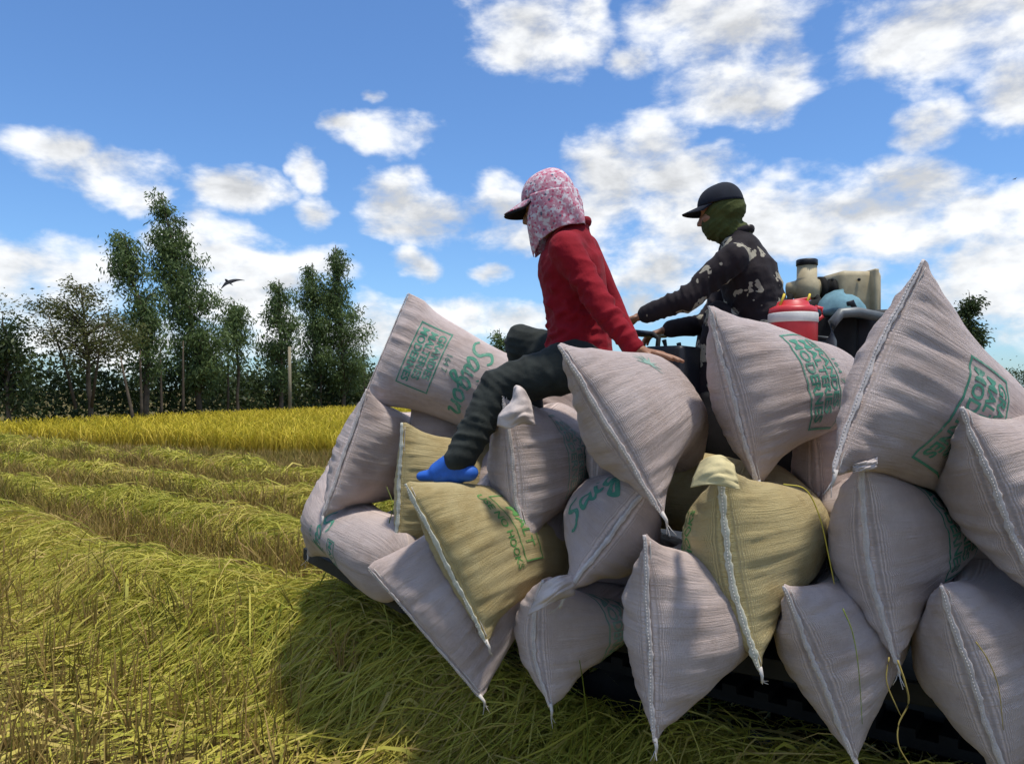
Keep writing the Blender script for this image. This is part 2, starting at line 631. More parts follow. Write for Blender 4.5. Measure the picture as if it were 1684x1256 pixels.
# standing rice, a wedge between the near edge and the tree line
g = np.random.default_rng(8)
n = 150000
x = g.uniform(-30, 14, n)
y = 17 + 50 * g.random(n) ** 1.7
near_y = 21.9 - 0.37 * (x + 14.8) + 0.25 * wav(x, y, 1.2)
far_x = -17.9 + (y - 26) * 0.30
k = (y > near_y) & (x > far_x) & (np.abs(x) < y * 0.70 + 1.5)
edge = np.clip((y - near_y) / 2.5, 0, 1)
k &= g.random(n) < (1 - 0.35 * edge)
x, y = x[k], y[k]
rice_n = len(x)
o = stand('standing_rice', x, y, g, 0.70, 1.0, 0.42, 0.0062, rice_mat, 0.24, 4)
tag(o, 'ripe golden rice still standing in front of the tree line', 'rice', kind='stuff')

# ------------------------------------------------------------------ trees
bark = simple('bark', (0.11, 0.085, 0.06), 0.9, 0.35, 3, 0.1, 0, 0.5)


def leaf_material(name, dark, mid, light):
    return blade_mat(name, [(0.0, dark), (0.5, mid), (1.0, light)], [(0.0, dark), (0.5, mid), (1.0, light)], 0.40, 0.5)


euc_mat = leaf_material('eucalyptus_leaves', (0.06, 0.095, 0.03), (0.12, 0.17, 0.055), (0.18, 0.245, 0.09))
olive_mat = leaf_material('acacia_leaves', (0.06, 0.075, 0.02), (0.12, 0.13, 0.04), (0.18, 0.17, 0.06))
dark_mat = leaf_material('thicket_leaves', (0.026, 0.042, 0.014), (0.055, 0.08, 0.026), (0.10, 0.125, 0.04))


def leaf_cloud(name, centres, spread, per, size, mat, g, droop=0.6, parent=None, aspect=3.0):
    """many small leaf faces around the twig ends"""
    c = np.repeat(np.asarray(centres), per, axis=0)
    sp = np.repeat(np.asarray(spread), per)
    n = len(c)
    off = g.normal(size=(n, 3))
    off[:, 2] *= 0.75
    pos = c + off * sp[:, None] * 0.55
    pos[:, 2] -= np.abs(g.normal(0, 0.35, n)) * sp
    d = g.normal(size=(n, 3))
    d[:, 2] = -np.abs(d[:, 2]) * droop * 2.0 - droop * 0.6
    d /= np.linalg.norm(d, axis=1, keepdims=True)
    s = np.cross(d, g.normal(size=(n, 3)))
    s /= np.linalg.norm(s, axis=1, keepdims=True) + 1e-9
    ln = size * g.uniform(0.6, 1.5, n)
    pts = np.stack([pos, pos + d * (ln * 0.5)[:, None], pos + d * ln[:, None]], 1)
    hw = np.stack([ln * 0.02, ln / aspect * 0.5, ln * 0.02], 1)
    clump = np.repeat(g.normal(0, 0.18, len(centres)), per)
    r = np.clip(0.45 + clump + g.normal(0, 0.2, n), 0, 1)
    me = ribbons(name, pts, s, hw, r, mat)
    return link(name, me, mat, parent)


def tree(name, trunk, profile, g, mat, label, nb=70, per=110, size=0.17, spread=0.42, droop=0.6, tr=0.14, aspect=3.2, stems=None):
    """trunk: list of world points from ground to top; profile: (height fraction, crown radius)"""
    root = empty(name, trunk[0])
    tag(root, label, 'tree', 'trees along the field edge')
    tp = [Vector(p) for p in trunk]

    def at(f):
        f = max(0, min(1, f)) * (len(tp) - 1)
        i = min(int(f), len(tp) - 2)
        return tp[i].lerp(tp[i + 1], f - i)
    bm = bmesh.new()
    fine = [at(i / 14) + Vector((g.normal(0, 0.03), g.normal(0, 0.03), 0)) * (i > 0) for i in range(15)]
    add_tube(bm, fine, [tr * (1 - 0.88 * i / 14) + 0.012 for i in range(15)], 8)
    for st in (stems or []):
        add_tube(bm, st, [tr * 0.6 * (1 - 0.8 * i / (len(st) - 1)) + 0.01 for i in range(len(st))], 7)
    hs = [a for a, _ in profile]
    rs = [r for _, r in profile]
    cent = []
    sp = []
    for i in range(nb):
        # more branches where the crown is wide
        while True:
            hf = g.uniform(hs[0], hs[-1])
            rr = np.interp(hf, hs, rs)
            if g.random() < (rr + 0.15) / (max(rs) + 0.15):
                break
        a = g.uniform(0, 2 * PI)
        rad_ = rr * math.sqrt(g.uniform(0.04, 1.0)) * g.uniform(0.8, 1.12)
        base = at(max(0.12, hf - 0.10 - 0.06 * g.random()))
        end = at(hf) + Vector((math.cos(a) * rad_, math.sin(a) * rad_, g.normal(0, 0.15)))
        mid = base.lerp(end, 0.5) + Vector((0, 0, 0.10 * rad_))
        add_tube(bm, [base, mid, end], [0.030 * (1.2 - hf) + 0.008, 0.017, 0.006], 5)
        for m_ in range(3):
            tpos = mid.lerp(end, 0.35 + 0.45 * m_ + g.normal(0, 0.08)) + Vector(g.normal(0, 0.12, 3).tolist())
            cent.append(tpos)
            sp.append(spread * g.uniform(0.55, 1.25) * (0.65 + 0.5 * rr / max(rs)))
    tk = bm_obj('trunk', bm, bark, root)
    leaf_cloud('crown', [tuple(c) for c in cent], sp, max(8, int(per * 0.36)), size * 1.05, mat, g, droop, root, aspect)
    return root


def col_pts(uvs, d):
    """vertical-ish polyline through photo pixels, first one set on the ground"""
    pts = [P(u, v_, d) for u, v_ in uvs]
    pts[0].z = 0
    return pts


gt = np.random.default_rng(21)
tree('eucalyptus_tree', col_pts([(240, 690), (243, 600), (232, 520), (215, 440), (203, 384)], 34),
     [(0.22, 0.45), (0.4, 0.95), (0.6, 0.95), (0.8, 0.75), (0.93, 0.45), (1.0, 0.12)], gt, euc_mat,
     'slender leaning tree between the airy round tree and the tallest tree', 62, 120, 0.17, 0.40)
tree('eucalyptus_tree', col_pts([(327, 690), (326, 600), (310, 500), (285, 410), (267, 322)], 38),
     [(0.13, 0.5), (0.25, 1.35), (0.42, 1.75), (0.58, 1.45), (0.7, 1.05), (0.85, 0.85), (0.95, 0.5), (1.0, 0.12)], gt, euc_mat,
     'tallest tree, its narrow top leaning over a broad lower crown', 120, 150, 0.18, 0.50, 0.6, 0.15)
tree('eucalyptus_tree', col_pts([(392, 690), (391, 600), (388, 540), (384, 495)], 40),
     [(0.3, 0.45), (0.5, 0.85), (0.75, 0.65), (1.0, 0.15)], gt, euc_mat,
     'small drooping tree beside the tallest tree', 34, 100, 0.17, 0.42, 0.7, 0.08)
tree('eucalyptus_tree', col_pts([(462, 690), (462, 600), (460, 530), (459, 460)], 46),
     [(0.25, 0.8), (0.45, 1.25), (0.65, 1.1), (0.85, 0.65), (1.0, 0.12)], gt, euc_mat,
     'medium tree behind the pale pole', 60, 110, 0.19, 0.48)
tree('eucalyptus_tree', col_pts([(520, 690), (518, 600), (515, 520), (514, 432)], 51),
     [(0.3, 0.6), (0.5, 1.15), (0.7, 1.2), (0.88, 0.8), (1.0, 0.15)], gt, euc_mat,
     'shorter of the two joined trees past the pale pole', 62, 110, 0.20, 0.50)
tree('eucalyptus_tree', col_pts([(566, 690), (564, 600), (558, 510), (552, 403)], 52),
     [(0.2, 1.0), (0.4, 2.0), (0.6, 1.9), (0.8, 1.15), (0.93, 0.6), (1.0, 0.12)], gt, euc_mat,
     'taller broad tree of the two joined trees past the pale pole', 105, 140, 0.20, 0.52)
d1 = 31
tree('acacia_tree', col_pts([(150, 690), (145, 600), (138, 540), (132, 470)], d1),
     [(0.42, 1.3), (0.6, 2.3), (0.75, 2.2), (0.9, 1.5), (1.0, 0.5)], gt, olive_mat,
     'airy round crowned olive tree with several thin stems', 80, 105, 0.11, 0.46, 0.2, 0.10, 2.2,
     stems=[[P(125, 672, d1), P(110, 610, d1), P(92, 555, d1), P(80, 520, d1 + 0.6)], [P(150, 672, d1), P(160, 600, d1 - .4), P(172, 530, d1 - .8)]])
tree('bushy_tree', col_pts([(14, 690), (14, 620), (10, 560), (4, 512)], 28),
     [(0.2, 0.6), (0.5, 1.0), (0.8, 0.7), (1.0, 0.15)], gt, dark_mat,
     'dark low bushy tree beside the airy round tree', 45, 75, 0.16, 0.40, 0.4, 0.07, 2.5)
tree('roadside_tree', col_pts([(1598, 690), (1598, 600), (1596, 540), (1594, 480)], 60),
     [(0.5, 0.7), (0.8, 0.9), (0.93, 0.7), (1.0, 0.3)], gt, dark_mat,
     'lone dark tree showing above the big sack at the stack end', 45, 80, 0.24, 0.55, 0.3, 0.12, 2.2)
tree('palm_like_tree', col_pts([(822, 690), (822, 600), (822, 540)], 75),
     [(0.5, 0.9), (0.8, 1.0), (1.0, 0.3)], gt, euc_mat,
     'far small tree showing just in front of the red shirt man', 28, 70, 0.28, 0.6, 0.3, 0.10, 2.4)

# thin trunks standing in the thicket
for (u0, v0, u1, v1, d) in [(222, 672, 205, 622, 29.5), (232, 672, 231, 610, 33), (265, 672, 264, 610, 35), (300, 671, 301, 600, 36),
                            (374, 670, 375, 600, 40), (527, 668, 527, 560, 51), (600, 668, 598, 590, 56)]:
    bm = bmesh.new()
    a = P(u0, v0, d)
    a.z = 0
    c_ = P(u1, v1, d)
    add_tube(bm, [a, a.lerp(c_, 0.4) + Vector((0.03, 0, 0)), c_, c_ + (c_ - a) * 0.4], [0.075, 0.065, 0.05, 0.02], 8)
    lab = {222: 'leaning thin bare trunk at the edge of the thicket', 232: 'thin upright trunk beside the leaning bare trunk',
           265: 'thin upright trunk between slender tree and tallest tree', 300: 'thin upright trunk close beside the tallest tree trunk',
           374: 'thin upright trunk under the small drooping tree', 527: 'thin upright trunk between the two joined trees',
           600: 'thin upright trunk beyond the broad joined tree'}[u0]
    o = bm_obj('thin_trunk', bm, bark)
    tag(o, lab, 'tree trunk', 'thin trunks in the thicket')

# thicket along the field edge: reads as one mass
g = np.random.default_rng(31)
line = np.array([(-30, 19), (-21.5, 25.5), (-18.4, 32), (-12.0, 53), (-6, 72), (12, 100), (60, 120), (130, 125)], float)
seg = np.hypot(*(line[1:] - line[:-1]).T)
cum = np.concatenate([[0], np.cumsum(seg)])


def along(s):
    return np.stack([np.interp(s, cum, line[:, 0]), np.interp(s, cum, line[:, 1])], -1)


n = 72000
s = g.uniform(0, cum[-1], n) ** 1.0
s = np.where(g.random(n) < 0.5, g.uniform(0, cum[4], n), g.uniform(cum[4], cum[-1], n))
xy = along(s)
back = g.exponential(1.8, n)
nrm = np.array([-0.88, 0.47])
wgt = np.clip((s - cum[4]) / 30, 0, 1)[:, None]
nn = nrm * (1 - wgt) + np.array([-0.1, 1.0]) * wgt
xy = xy + nn * back[:, None]
top = 2.5 + 0.35 * np.sin(s * 0.55) + 0.35 * np.sin(s * 1.7) + 0.25 * back
top = np.where(s > cum[4], top + np.clip((s - cum[4]) * 0.03, 0, 2), top)
z = top * g.random(n) ** 0.75
dist = np.hypot(xy[:, 0], xy[:, 1])
pos = np.stack([xy[:, 0], xy[:, 1], z], -1)
d = g.normal(size=(n, 3))
d /= np.linalg.norm(d, axis=1, keepdims=True)
sd = np.cross(d, g.normal(size=(n, 3)))
sd /= np.linalg.norm(sd, axis=1, keepdims=True)
ln = 0.24 * (0.55 + np.minimum(dist, 70) / 90) * g.uniform(0.7, 1.4, n)
pts = np.stack([pos, pos + d * (ln * .5)[:, None], pos + d * ln[:, None]], 1)
hw = np.stack([ln * .03, ln * 0.24, ln * .03], 1)
r = np.clip(0.40 + 0.18 * wav(xy[:, 0], z * 2, 1.0) + g.normal(0, 0.2, n), 0, 1)
o = link('thicket', ribbons('thicket', pts, sd, hw, r, dark_mat), dark_mat)
tag(o, 'dark green thicket under the trees behind the rice', 'thicket', kind='stuff')

# pale pole at the field edge
bm = bmesh.new()
a = P(477, 690, 44)
a.z = 0
tpole = P(476, 570, 44)
add_tube(bm, [a, a.lerp(tpole, 0.5), tpole], [0.11, 0.10, 0.085], 12)
o = bm_obj('concrete_pole', bm, simple('pale_concrete', (0.27, 0.23, 0.15), 0.85, 0.2, 2))
tag(o, 'straight pale pole standing at the edge of the rice', 'pole')

def bez(ctrl, n=10):
    """Catmull-Rom through control points"""
    c = [np.array(p, float) for p in ctrl]
    c = [2 * c[0] - c[1]] + c + [2 * c[-1] - c[-2]]
    out = []
    for i in range(1, len(c) - 2):
        for k in range(n):
            t = k / n
            out.append(0.5 * ((2 * c[i]) + (-c[i - 1] + c[i + 1]) * t + (2 * c[i - 1] - 5 * c[i] + 4 * c[i + 1] - c[i + 2]) * t * t
                              + (-c[i - 1] + 3 * c[i] - 3 * c[i + 1] + c[i + 2]) * t ** 3))
    out.append(c[-2])
    return out


# ------------------------------------------------------------------ tracked carrier
DECK = 0.80
steel_dark = simple('dark_painted_steel', (0.018, 0.018, 0.018), 0.7, 0.5, 6, 0.3, 0.1, 0.3)
steel_grey = simple('grey_worn_steel', (0.14, 0.15, 0.15), 0.5, 0.35, 7, 0.4, 0.4, 0.2)
rubber = simple('black_rubber', (0.012, 0.011, 0.010), 0.85, 0.4, 9, 0.2, 0, 0.3)
tan_paint = simple('stained_tan_plastic', (0.46, 0.38, 0.23), 0.55, 0.28, 9, 0.35, 0, 0.1)
black_plastic = simple('black_plastic', (0.015, 0.015, 0.017), 0.45, 0.3, 8, 0.4, 0, 0.1)
AXV = (H3, Q3, Z3)

carrier = empty('tracked_carrier', PQ(0.9, 3.3, 0))
tag(carrier, 'dark steel tracked carrier loaded with grain sacks', 'carrier')
# deck: a plate with a cut front corner
bm = bmesh.new()
poly = [PQ(2.36, 2.36, 0), PQ(3.53, 2.76, 0), PQ(3.53, 4.5, 0), PQ(-1.1, 4.5, 0), PQ(-1.1, 2.84, 0)]
lo = [bm.verts.new((q.x, q.y, DECK - 0.05)) for q in poly]
hi = [bm.verts.new((q.x, q.y, DECK)) for q in poly]
bm.faces.new(hi)
bm.faces.new(lo[::-1])
for i in range(5):
    j = (i + 1) % 5
    bm.faces.new((lo[i], lo[j], hi[j], hi[i]))
deck = bm_obj('deck', bm, steel_dark, carrier, False)
for i in range(5):
    a, c_ = poly[i], poly[(i + 1) % 5]
    bm = bmesh.new()
    dv = (c_ - a)
    ax0 = dv.normalized()
    mid = (a + c_) / 2
    add_box(bm, Vector((mid.x, mid.y, DECK - 0.035)), (dv.length / 2 + 0.012, 0.018, 0.034), (ax0, Z3.cross(ax0), Z3), 0.006)
    bm_obj('edge_beam', bm, steel_dark, deck, False)
for p in (2.2, 1.1, 0.0, -1.1):
    bm = bmesh.new()
    add_box(bm, PQ(p, 3.66, DECK - 0.12), (0.035, 0.80, 0.055), AXV, 0.005)
    bm_obj('cross_beam', bm, steel_dark, carrier, False)
for q in (3.15, 3.95):
    bm = bmesh.new()
    add_box(bm, PQ(0.55, q, DECK - 0.24), (2.1, 0.05, 0.055), AXV, 0.006)
    bm_obj('chassis_rail', bm, steel_dark, carrier, False)
# rubber tracks: an outline loop with lugs, plus rollers
for q in (3.12, 4.1):
    bm = bmesh.new()
    loop = []
    Lh, R_ = 1.25, 0.24
    for k in range(14):
        a = PI / 2 + PI * k / 13
        loop.append((-Lh + R_ * math.cos(a), 0.26 + R_ * math.sin(a)))
    for k in range(14):
        a = -PI / 2 + PI * k / 13
        loop.append((Lh + R_ * math.cos(a), 0.26 + R_ * math.sin(a)))
    W_ = 0.19
    outer = [[bm.verts.new(PQ(0.55 + x_, q + s_ * W_, z_)) for (x_, z_) in loop] for s_ in (-1, 1)]
    inner = [[bm.verts.new(PQ(0.55 + x_ * 0.97, q + s_ * W_, 0.26 + (z_ - 0.26) * 0.84)) for (x_, z_) in loop] for s_ in (-1, 1)]
    nL = len(loop)
    for k in range(nL):
        j = (k + 1) % nL
        bm.faces.new((outer[0][k], outer[0][j], outer[1][j], outer[1][k]))
        bm.faces.new((inner[0][j], inner[0][k], inner[1][k], inner[1][j]))
        bm.faces.new((outer[0][j], outer[0][k], inner[0][k], inner[0][j]))
        bm.faces.new((outer[1][k], outer[1][j], inner[1][j], inner[1][k]))
    tr_ = bm_obj('track', bm, rubber, carrier, False)
    bm = bmesh.new()
    for k in range(20):
        for z_ in (0.008, 0.515):
            add_box(bm, PQ(0.55 - 1.2 + 2.4 * k / 19, q, z_), (0.028, W_ + 0.004, 0.016), AXV)
    o = bm_obj('track_lugs', bm, rubber, tr_, False)
    o['kind'] = 'stuff'
    for k in range(5):
        bm = bmesh.new()
        add_lathe(bm, PQ(0.55 - 1.15 + 2.3 * k / 4, q - 0.15, 0.24 if k in (0, 4) else 0.14), Q3,
                  [(0.05, 0), (0.19 if k in (0, 4) else 0.085, 0.01), (0.19 if k in (0, 4) else 0.085, 0.29), (0.05, 0.30)], 20)
        bm_obj('roller', bm, rubber, carrier)

# engine cover and seat under the driver
bm = bmesh.new()
add_box(bm, PQ(1.05, 3.55, DECK + 0.45), (0.34, 0.30, 0.44), AXV, 0.03)
bm_obj('engine_cover', bm, steel_dark, carrier)
bm = bmesh.new()
add_box(bm, PQ(1.10, 3.55, DECK + 0.93), (0.22, 0.22, 0.05), AXV, 0.03)
bm_obj('seat', bm, black_plastic, carrier)
# control column: console box, stalk and handle bar
hb = P(1062, 549, 3.62)
bm = bmesh.new()
cb = P(1112, 592, 3.55)
add_box(bm, cb - Vector((0, 0, 0.30)), (0.10, 0.15, 0.36), AXV, 0.02)
con = bm_obj('console', bm, black_plastic, carrier)
bm = bmesh.new()
add_tube(bm, [P(1082, 610, 3.6), P(1081, 575, 3.61), P(1083, 556, 3.62), P(1072, 549, 3.63)], 0.013, 10)
bm_obj('steering_stalk', bm, steel_dark, con)
bm = bmesh.new()
hl = Q3 * 0.9 + H3 * -0.3
add_tube(bm, [P(1032, 546, 3.45), P(1050, 548, 3.55), P(1072, 550, 3.66), P(1094, 551, 3.86)], [0.015, 0.016, 0.016, 0.015], 12)
bm_obj('handle_bar', bm, black_plastic, con)
# air cleaner, intake pipe and tank behind the seat
bm = bmesh.new()
ac = P(1327, 492, 3.75)
kp = 3.75 / F
add_lathe(bm, ac, Z3, [(0.052, 0), (0.060, 0.004), (0.060, 0.085), (0.048, 0.10), (0.047, 0.165)], 32)
air = bm_obj('air_cleaner', bm, tan_paint, carrier)
bm = bmesh.new()
add_lathe(bm, ac + Vector((0, 0, 0.163)), Z3, [(0.046, 0), (0.051, 0.002), (0.051, 0.028), (0.046, 0.032)], 32)
bm_obj('intake_cap', bm, black_plastic, air)
bm = bmesh.new()
add_tube(bm, [P(1296, 478, 3.8), P(1312, 476, 3.77), P(1335, 474, 3.77), P(1352, 474, 3.78)], [0.040, 0.046, 0.046, 0.044], 20)
bm_obj('intake_pipe', bm, tan_paint, air)
for u in (1349, 1367):
    bm = bmesh.new()
    add_tube(bm, [P(u - 4, 477, 3.78), P(u + 4, 477, 3.78)], 0.066 if u == 1349 else 0.055, 22)
    bm_obj('hose_clamp', bm, rubber, air)
bm = bmesh.new()
tcx = P(1399, 487, 3.82)
add_box(bm, tcx, (0.108, 0.10, 0.115), (Vector((1, 0.12, 0)).normalized(), Vector((-0.12, 1, 0)).normalized(), Z3), 0.028)
tank = bm_obj('tank', bm, tan_paint, carrier)
bm = bmesh.new()
add_box(bm, P(1421, 487, 3.80), (0.012, 0.112, 0.122), (Vector((1, 0.12, 0)).normalized(), Vector((-0.12, 1, 0)).normalized(), Z3), 0.01)
bm_obj('tank_rim', bm, tan_paint, tank)
# black cowl ring, guard frame
bm = bmesh.new()
ring = [P(1350 + 40 * math.cos(a), 548 - 44 * math.sin(a), 3.62) for a in [PI * k / 12 - 0.25 for k in range(14)]]
add_tube(bm, ring, 0.038, 12)
bm_obj('fan_cowl', bm, rubber, carrier)
bm = bmesh.new()
add_box(bm, P(1352, 585, 3.72), (0.19, 0.16, 0.20), AXV, 0.03)
bm_obj('radiator_box', bm, steel_dark, carrier)
bm = bmesh.new()
add_tube(bm, [P(1367, 640, 3.25), P(1367, 560, 3.25), P(1370, 530, 3.25), P(1383, 515, 3.25), P(1410, 513, 3.27), P(1460, 524, 3.3), P(1500, 534, 3.33)],
         0.022, 12)
bm_obj('guard_frame', bm, steel_grey, carrier)
for vv in (553, 561):
    bm = bmesh.new()
    add_tube(bm, [P(1338, vv, 3.4), P(1372, vv + 4, 3.3)], 0.006, 8)
    bm_obj('guard_rod', bm, steel_grey, carrier)
bm = bmesh.new()
add_box(bm, P(1440, 590, 3.6), (0.20, 0.15, 0.22), AXV, 0.03)
bm_obj('battery_box', bm, black_plastic, carrier)
for hz in ([(1340, 486, 3.72), (1352, 500, 3.66), (1372, 512, 3.6), (1376, 540, 3.6)], [(1300, 486, 3.74), (1298, 505, 3.70), (1312, 530, 3.66)],
           [(1388, 505, 3.6), (1405, 520, 3.56), (1425, 528, 3.55), (1432, 560, 3.55)]):
    bm = bmesh.new()
    add_tube(bm, [Vector(q_) for q_ in bez([np.array(P(*h_)) for h_ in hz], 6)], 0.016, 10)
    bm_obj('engine_hose', bm, rubber, carrier)
for bu_, bv_ in ((1368, 460), (1368, 512), (1412, 460), (1412, 512)):
    bm = bmesh.new()
    add_lathe(bm, P(bu_, bv_, 3.715), Vector((0, -1, 0)), [(0.007, 0), (0.008, 0.002), (0.008, 0.008), (0.006, 0.010)], 6)
    bm_obj('bolt', bm, steel_dark, tank)
for k_, (lu, lv_) in enumerate(((1098, 575), (1122, 580))):
    bm = bmesh.new()
    add_tube(bm, [P(lu, lv_ + 25, 3.50), P(lu - 2, lv_, 3.49), P(lu - 6, lv_ - 16, 3.48)], [0.006, 0.006, 0.011], 8)
    bm_obj('control_lever', bm, steel_dark, con)

# light blue cloth hat lying on the cowl
bm = bmesh.new()
hc = P(1388, 520, 3.45)
rings = []
for k, (r_, z_) in enumerate([(0.105, 0.0), (0.098, 0.02), (0.088, 0.05), (0.066, 0.08), (0.035, 0.098), (0.002, 0.104)]):
    rings.append([bm.verts.new(hc + Vector((math.cos(a) * r_ * (1.15 + 0.1 * math.sin(3 * a)), math.sin(a) * r_, z_ - 0.015 * math.cos(a) + 0.006 * math.sin(5 * a))))
                  for a in [2 * PI * j / 26 for j in range(26)]])
for r0, r1 in zip(rings, rings[1:]):
    for j in range(26):
        bm.faces.new((r0[j], r0[(j + 1) % 26], r1[(j + 1) % 26], r1[j]))
bm.faces.new(rings[-1])
bm.faces.new(rings[0][::-1])
hat = bm_obj('cloth_hat', bm, simple('pale_blue_cloth', (0.15, 0.27, 0.31), 0.85, 0.25, 14, 0.1, 0, 0.3))
tag(hat, 'pale blue cloth hat lying on the engine by the tan tank', 'hat')
bm = bmesh.new()
add_tube(bm, [P(1393, 500, 3.34), P(1401, 498, 3.345), P(1409, 510, 3.35)], [0.010, 0.016, 0.008], 10, flat=0.4, flat_dir=(0, 1, 0))
bm_obj('dark_patch', bm, black_plastic, hat)

# red drink cooler
cool = P(1304, 585, 3.12)
jug = empty('drink_cooler', cool)
tag(jug, 'red drink cooler with a white band and red lid beside the driver', 'cooler')
red_pl = simple('red_plastic', (0.52, 0.030, 0.035), 0.42, 0.15, 7, 0.45, 0, 0.03)
white_pl = simple('off_white_plastic', (0.62, 0.60, 0.55), 0.5, 0.18, 12, 0.4, 0, 0.03)
bm = bmesh.new()
add_lathe(bm, cool, Z3, [(0.088, 0), (0.094, 0.006), (0.096, 0.132), (0.096, 0.134)], 40)
bm_obj('body', bm, red_pl, jug)
bm = bmesh.new()
add_lathe(bm, cool + Vector((0, 0, 0.134)), Z3, [(0.0965, 0), (0.0985, 0.003), (0.0985, 0.036), (0.096, 0.039)], 40)
bm_obj('band', bm, white_pl, jug)
bm = bmesh.new()
add_lathe(bm, cool + Vector((0, 0, 0.173)), Z3, [(0.094, 0), (0.096, 0.004), (0.092, 0.022), (0.074, 0.030), (0.066, 0.032), (0.060, 0.048), (0.050, 0.052)], 40)
lid = bm_obj('lid', bm, red_pl, jug)
bm = bmesh.new()
hp = [cool + Vector((0.092, 0, 0.20)), cool + Vector((0.118, 0, 0.195)), cool + Vector((0.122, 0, 0.16)), cool + Vector((0.098, 0, 0.145))]
add_tube(bm, hp, 0.008, 10)
bm_obj('handle', bm, red_pl, jug)
bm = bmesh.new()
add_box(bm, cool + Vector((0.012, 0, 0.224)), (0.055, 0.02, 0.008), (Vector((1, 0, 0.16)).normalized(), Vector((0, 1, 0)), Vector((-0.16, 0, 1)).normalized()), 0.005)
bm_obj('lid_grip', bm, red_pl, lid)
for du in (-22, 20):
    bm = bmesh.new()
    add_tube(bm, [cool + Vector((du / F * 3.1 - 0.01, -0.03, 0.20)), cool + Vector((du / F * 3.1 + 0.004, -0.03, 0.235)), cool + Vector((du / F * 3.1 + 0.012, -0.02, 0.25))], 0.005, 8)
    bm_obj('yellow_strap', bm, simple('yellow_cord', (0.6, 0.45, 0.05), 0.7, 0.1), jug)

# ------------------------------------------------------------------ grain sacks


def sack_material(name, base, dirt, tint):
    m, b, bs = material(name, 0.62, 0.28)
    uv = b.n('ShaderNodeUVMap').outputs[0]
    tcn = b.n('ShaderNodeTexCoord')
    obj = tcn.outputs['Object']
    # pulled gathers: long along v, short along u
    gath = b.noise(b.vm('MULTIPLY', uv, (62, 3.2, 1)), 1.0, 5, 0.62)
    gath2 = b.noise(b.vm('MULTIPLY', uv, (170, 9, 1)), 1.0, 4, 0.6)
    nu = b.n('ShaderNodeTexWave', wave_type='BANDS', bands_direction='X')
    b.put(nu.inputs['Vector'], b.vm('MULTIPLY', uv, (120, 120, 1)))
    nu.inputs['Scale'].default_value = 1.0
    nv = b.n('ShaderNodeTexWave', wave_type='BANDS', bands_direction='Y')
    b.put(nv.inputs['Vector'], b.vm('MULTIPLY', uv, (120, 120, 1)))
    nv.inputs['Scale'].default_value = 1.0
    weave = b.m('MULTIPLY', nu.outputs['Fac'], nv.outputs['Fac'])
    grains = b.noise(b.vm('MULTIPLY', uv, (190, 190, 1)), 1.0, 2, 0.5)
    dirtn = b.noise(obj, 5.5, 6, 0.68)
    dirt2 = b.noise(obj, 1.9, 4, 0.6)
    c = b.mix(b.smooth(dirtn, 0.38, 0.74), base + (1,), dirt + (1,))
    c = b.mix(b.m('MULTIPLY', b.smooth(dirt2, 0.42, 0.72), 0.55), c, tint + (1,))
    c = b.mix(b.m('MULTIPLY', b.smooth(gath, 0.42, 0.66), 0.12), c, dirt + (1,))  # shade of the gather creases painted into the colour, in the dirt tone
    c = b.mix(b.m('MULTIPLY', b.smooth(grains, 0.45, 0.7), 0.16), c, dirt + (1,))
    b.t.links.new(c, bs.inputs['Base Color'])
    hsum = b.m('ADD', b.m('MULTIPLY', gath, 0.55), b.m('ADD', b.m('MULTIPLY', gath2, 0.22), b.m('ADD', b.m('MULTIPLY', weave, 0.14), b.m('MULTIPLY', grains, 0.16))))
    bump(b, bs, hsum, 1.0, 0.018)
    bs.inputs['Sheen Weight'].default_value = 0.15
    tr = b.n('ShaderNodeBsdfTranslucent')
    return m


sack_white = sack_material('white_woven_sack', (0.70, 0.575, 0.53), (0.50, 0.375, 0.32), (0.60, 0.465, 0.405))
sack_yellow = sack_material('yellow_woven_sack', (0.64, 0.52, 0.25), (0.46, 0.33, 0.12), (0.57, 0.45, 0.20))
hem_mat = simple('hem_tape', (0.60, 0.53, 0.49), 0.7, 0.15, 40, 0.2, 0, 0.4)
hem_yel = simple('pale_hem_tape', (0.62, 0.60, 0.48), 0.7, 0.15, 40, 0.2, 0, 0.4)
thread_mat = simple('white_thread', (0.62, 0.57, 0.52), 0.8, 0.1, 30, 0.1, 0, 0)
flap_mat = simple('loose_sack_cloth', (0.56, 0.48, 0.44), 0.75, 0.18, 12, 0.2, 0, 0.3)
flap_yel = simple('loose_yellow_sack_cloth', (0.58, 0.49, 0.26), 0.75, 0.14, 12, 0.2, 0, 0.3)


def ink(name, col, back):
    m, b, bs = material(name, 0.65, 0.2)
    tcn = b.n('ShaderNodeTexCoord')
    nz = b.noise(tcn.outputs['Object'], 95, 4, 0.7)
    nl = b.noise(tcn.outputs['Object'], 9, 3, 0.6)
    f_ = b.m('ADD', b.m('MULTIPLY', nz, 0.7), b.m('MULTIPLY', nl, 0.5))
    c = b.mix(b.smooth(f_, 0.60, 0.86, 0.0, 0.75), col + (1,), back + (1,))
    b.t.links.new(c, bs.inputs['Base Color'])
    return m


ink_green = ink('faded_green_ink', (0.07, 0.24, 0.16), (0.56, 0.47, 0.43))
ink_pale = ink('washed_green_ink', (0.22, 0.33, 0.27), (0.56, 0.47, 0.43))
ink_leaf = ink('leaf_green_ink', (0.09, 0.25, 0.07), (0.52, 0.41, 0.18))


def ell_perim(a, b_):
    return PI * (3 * (a + b_) - np.sqrt((3 * a + b_) * (a + 3 * b_)))


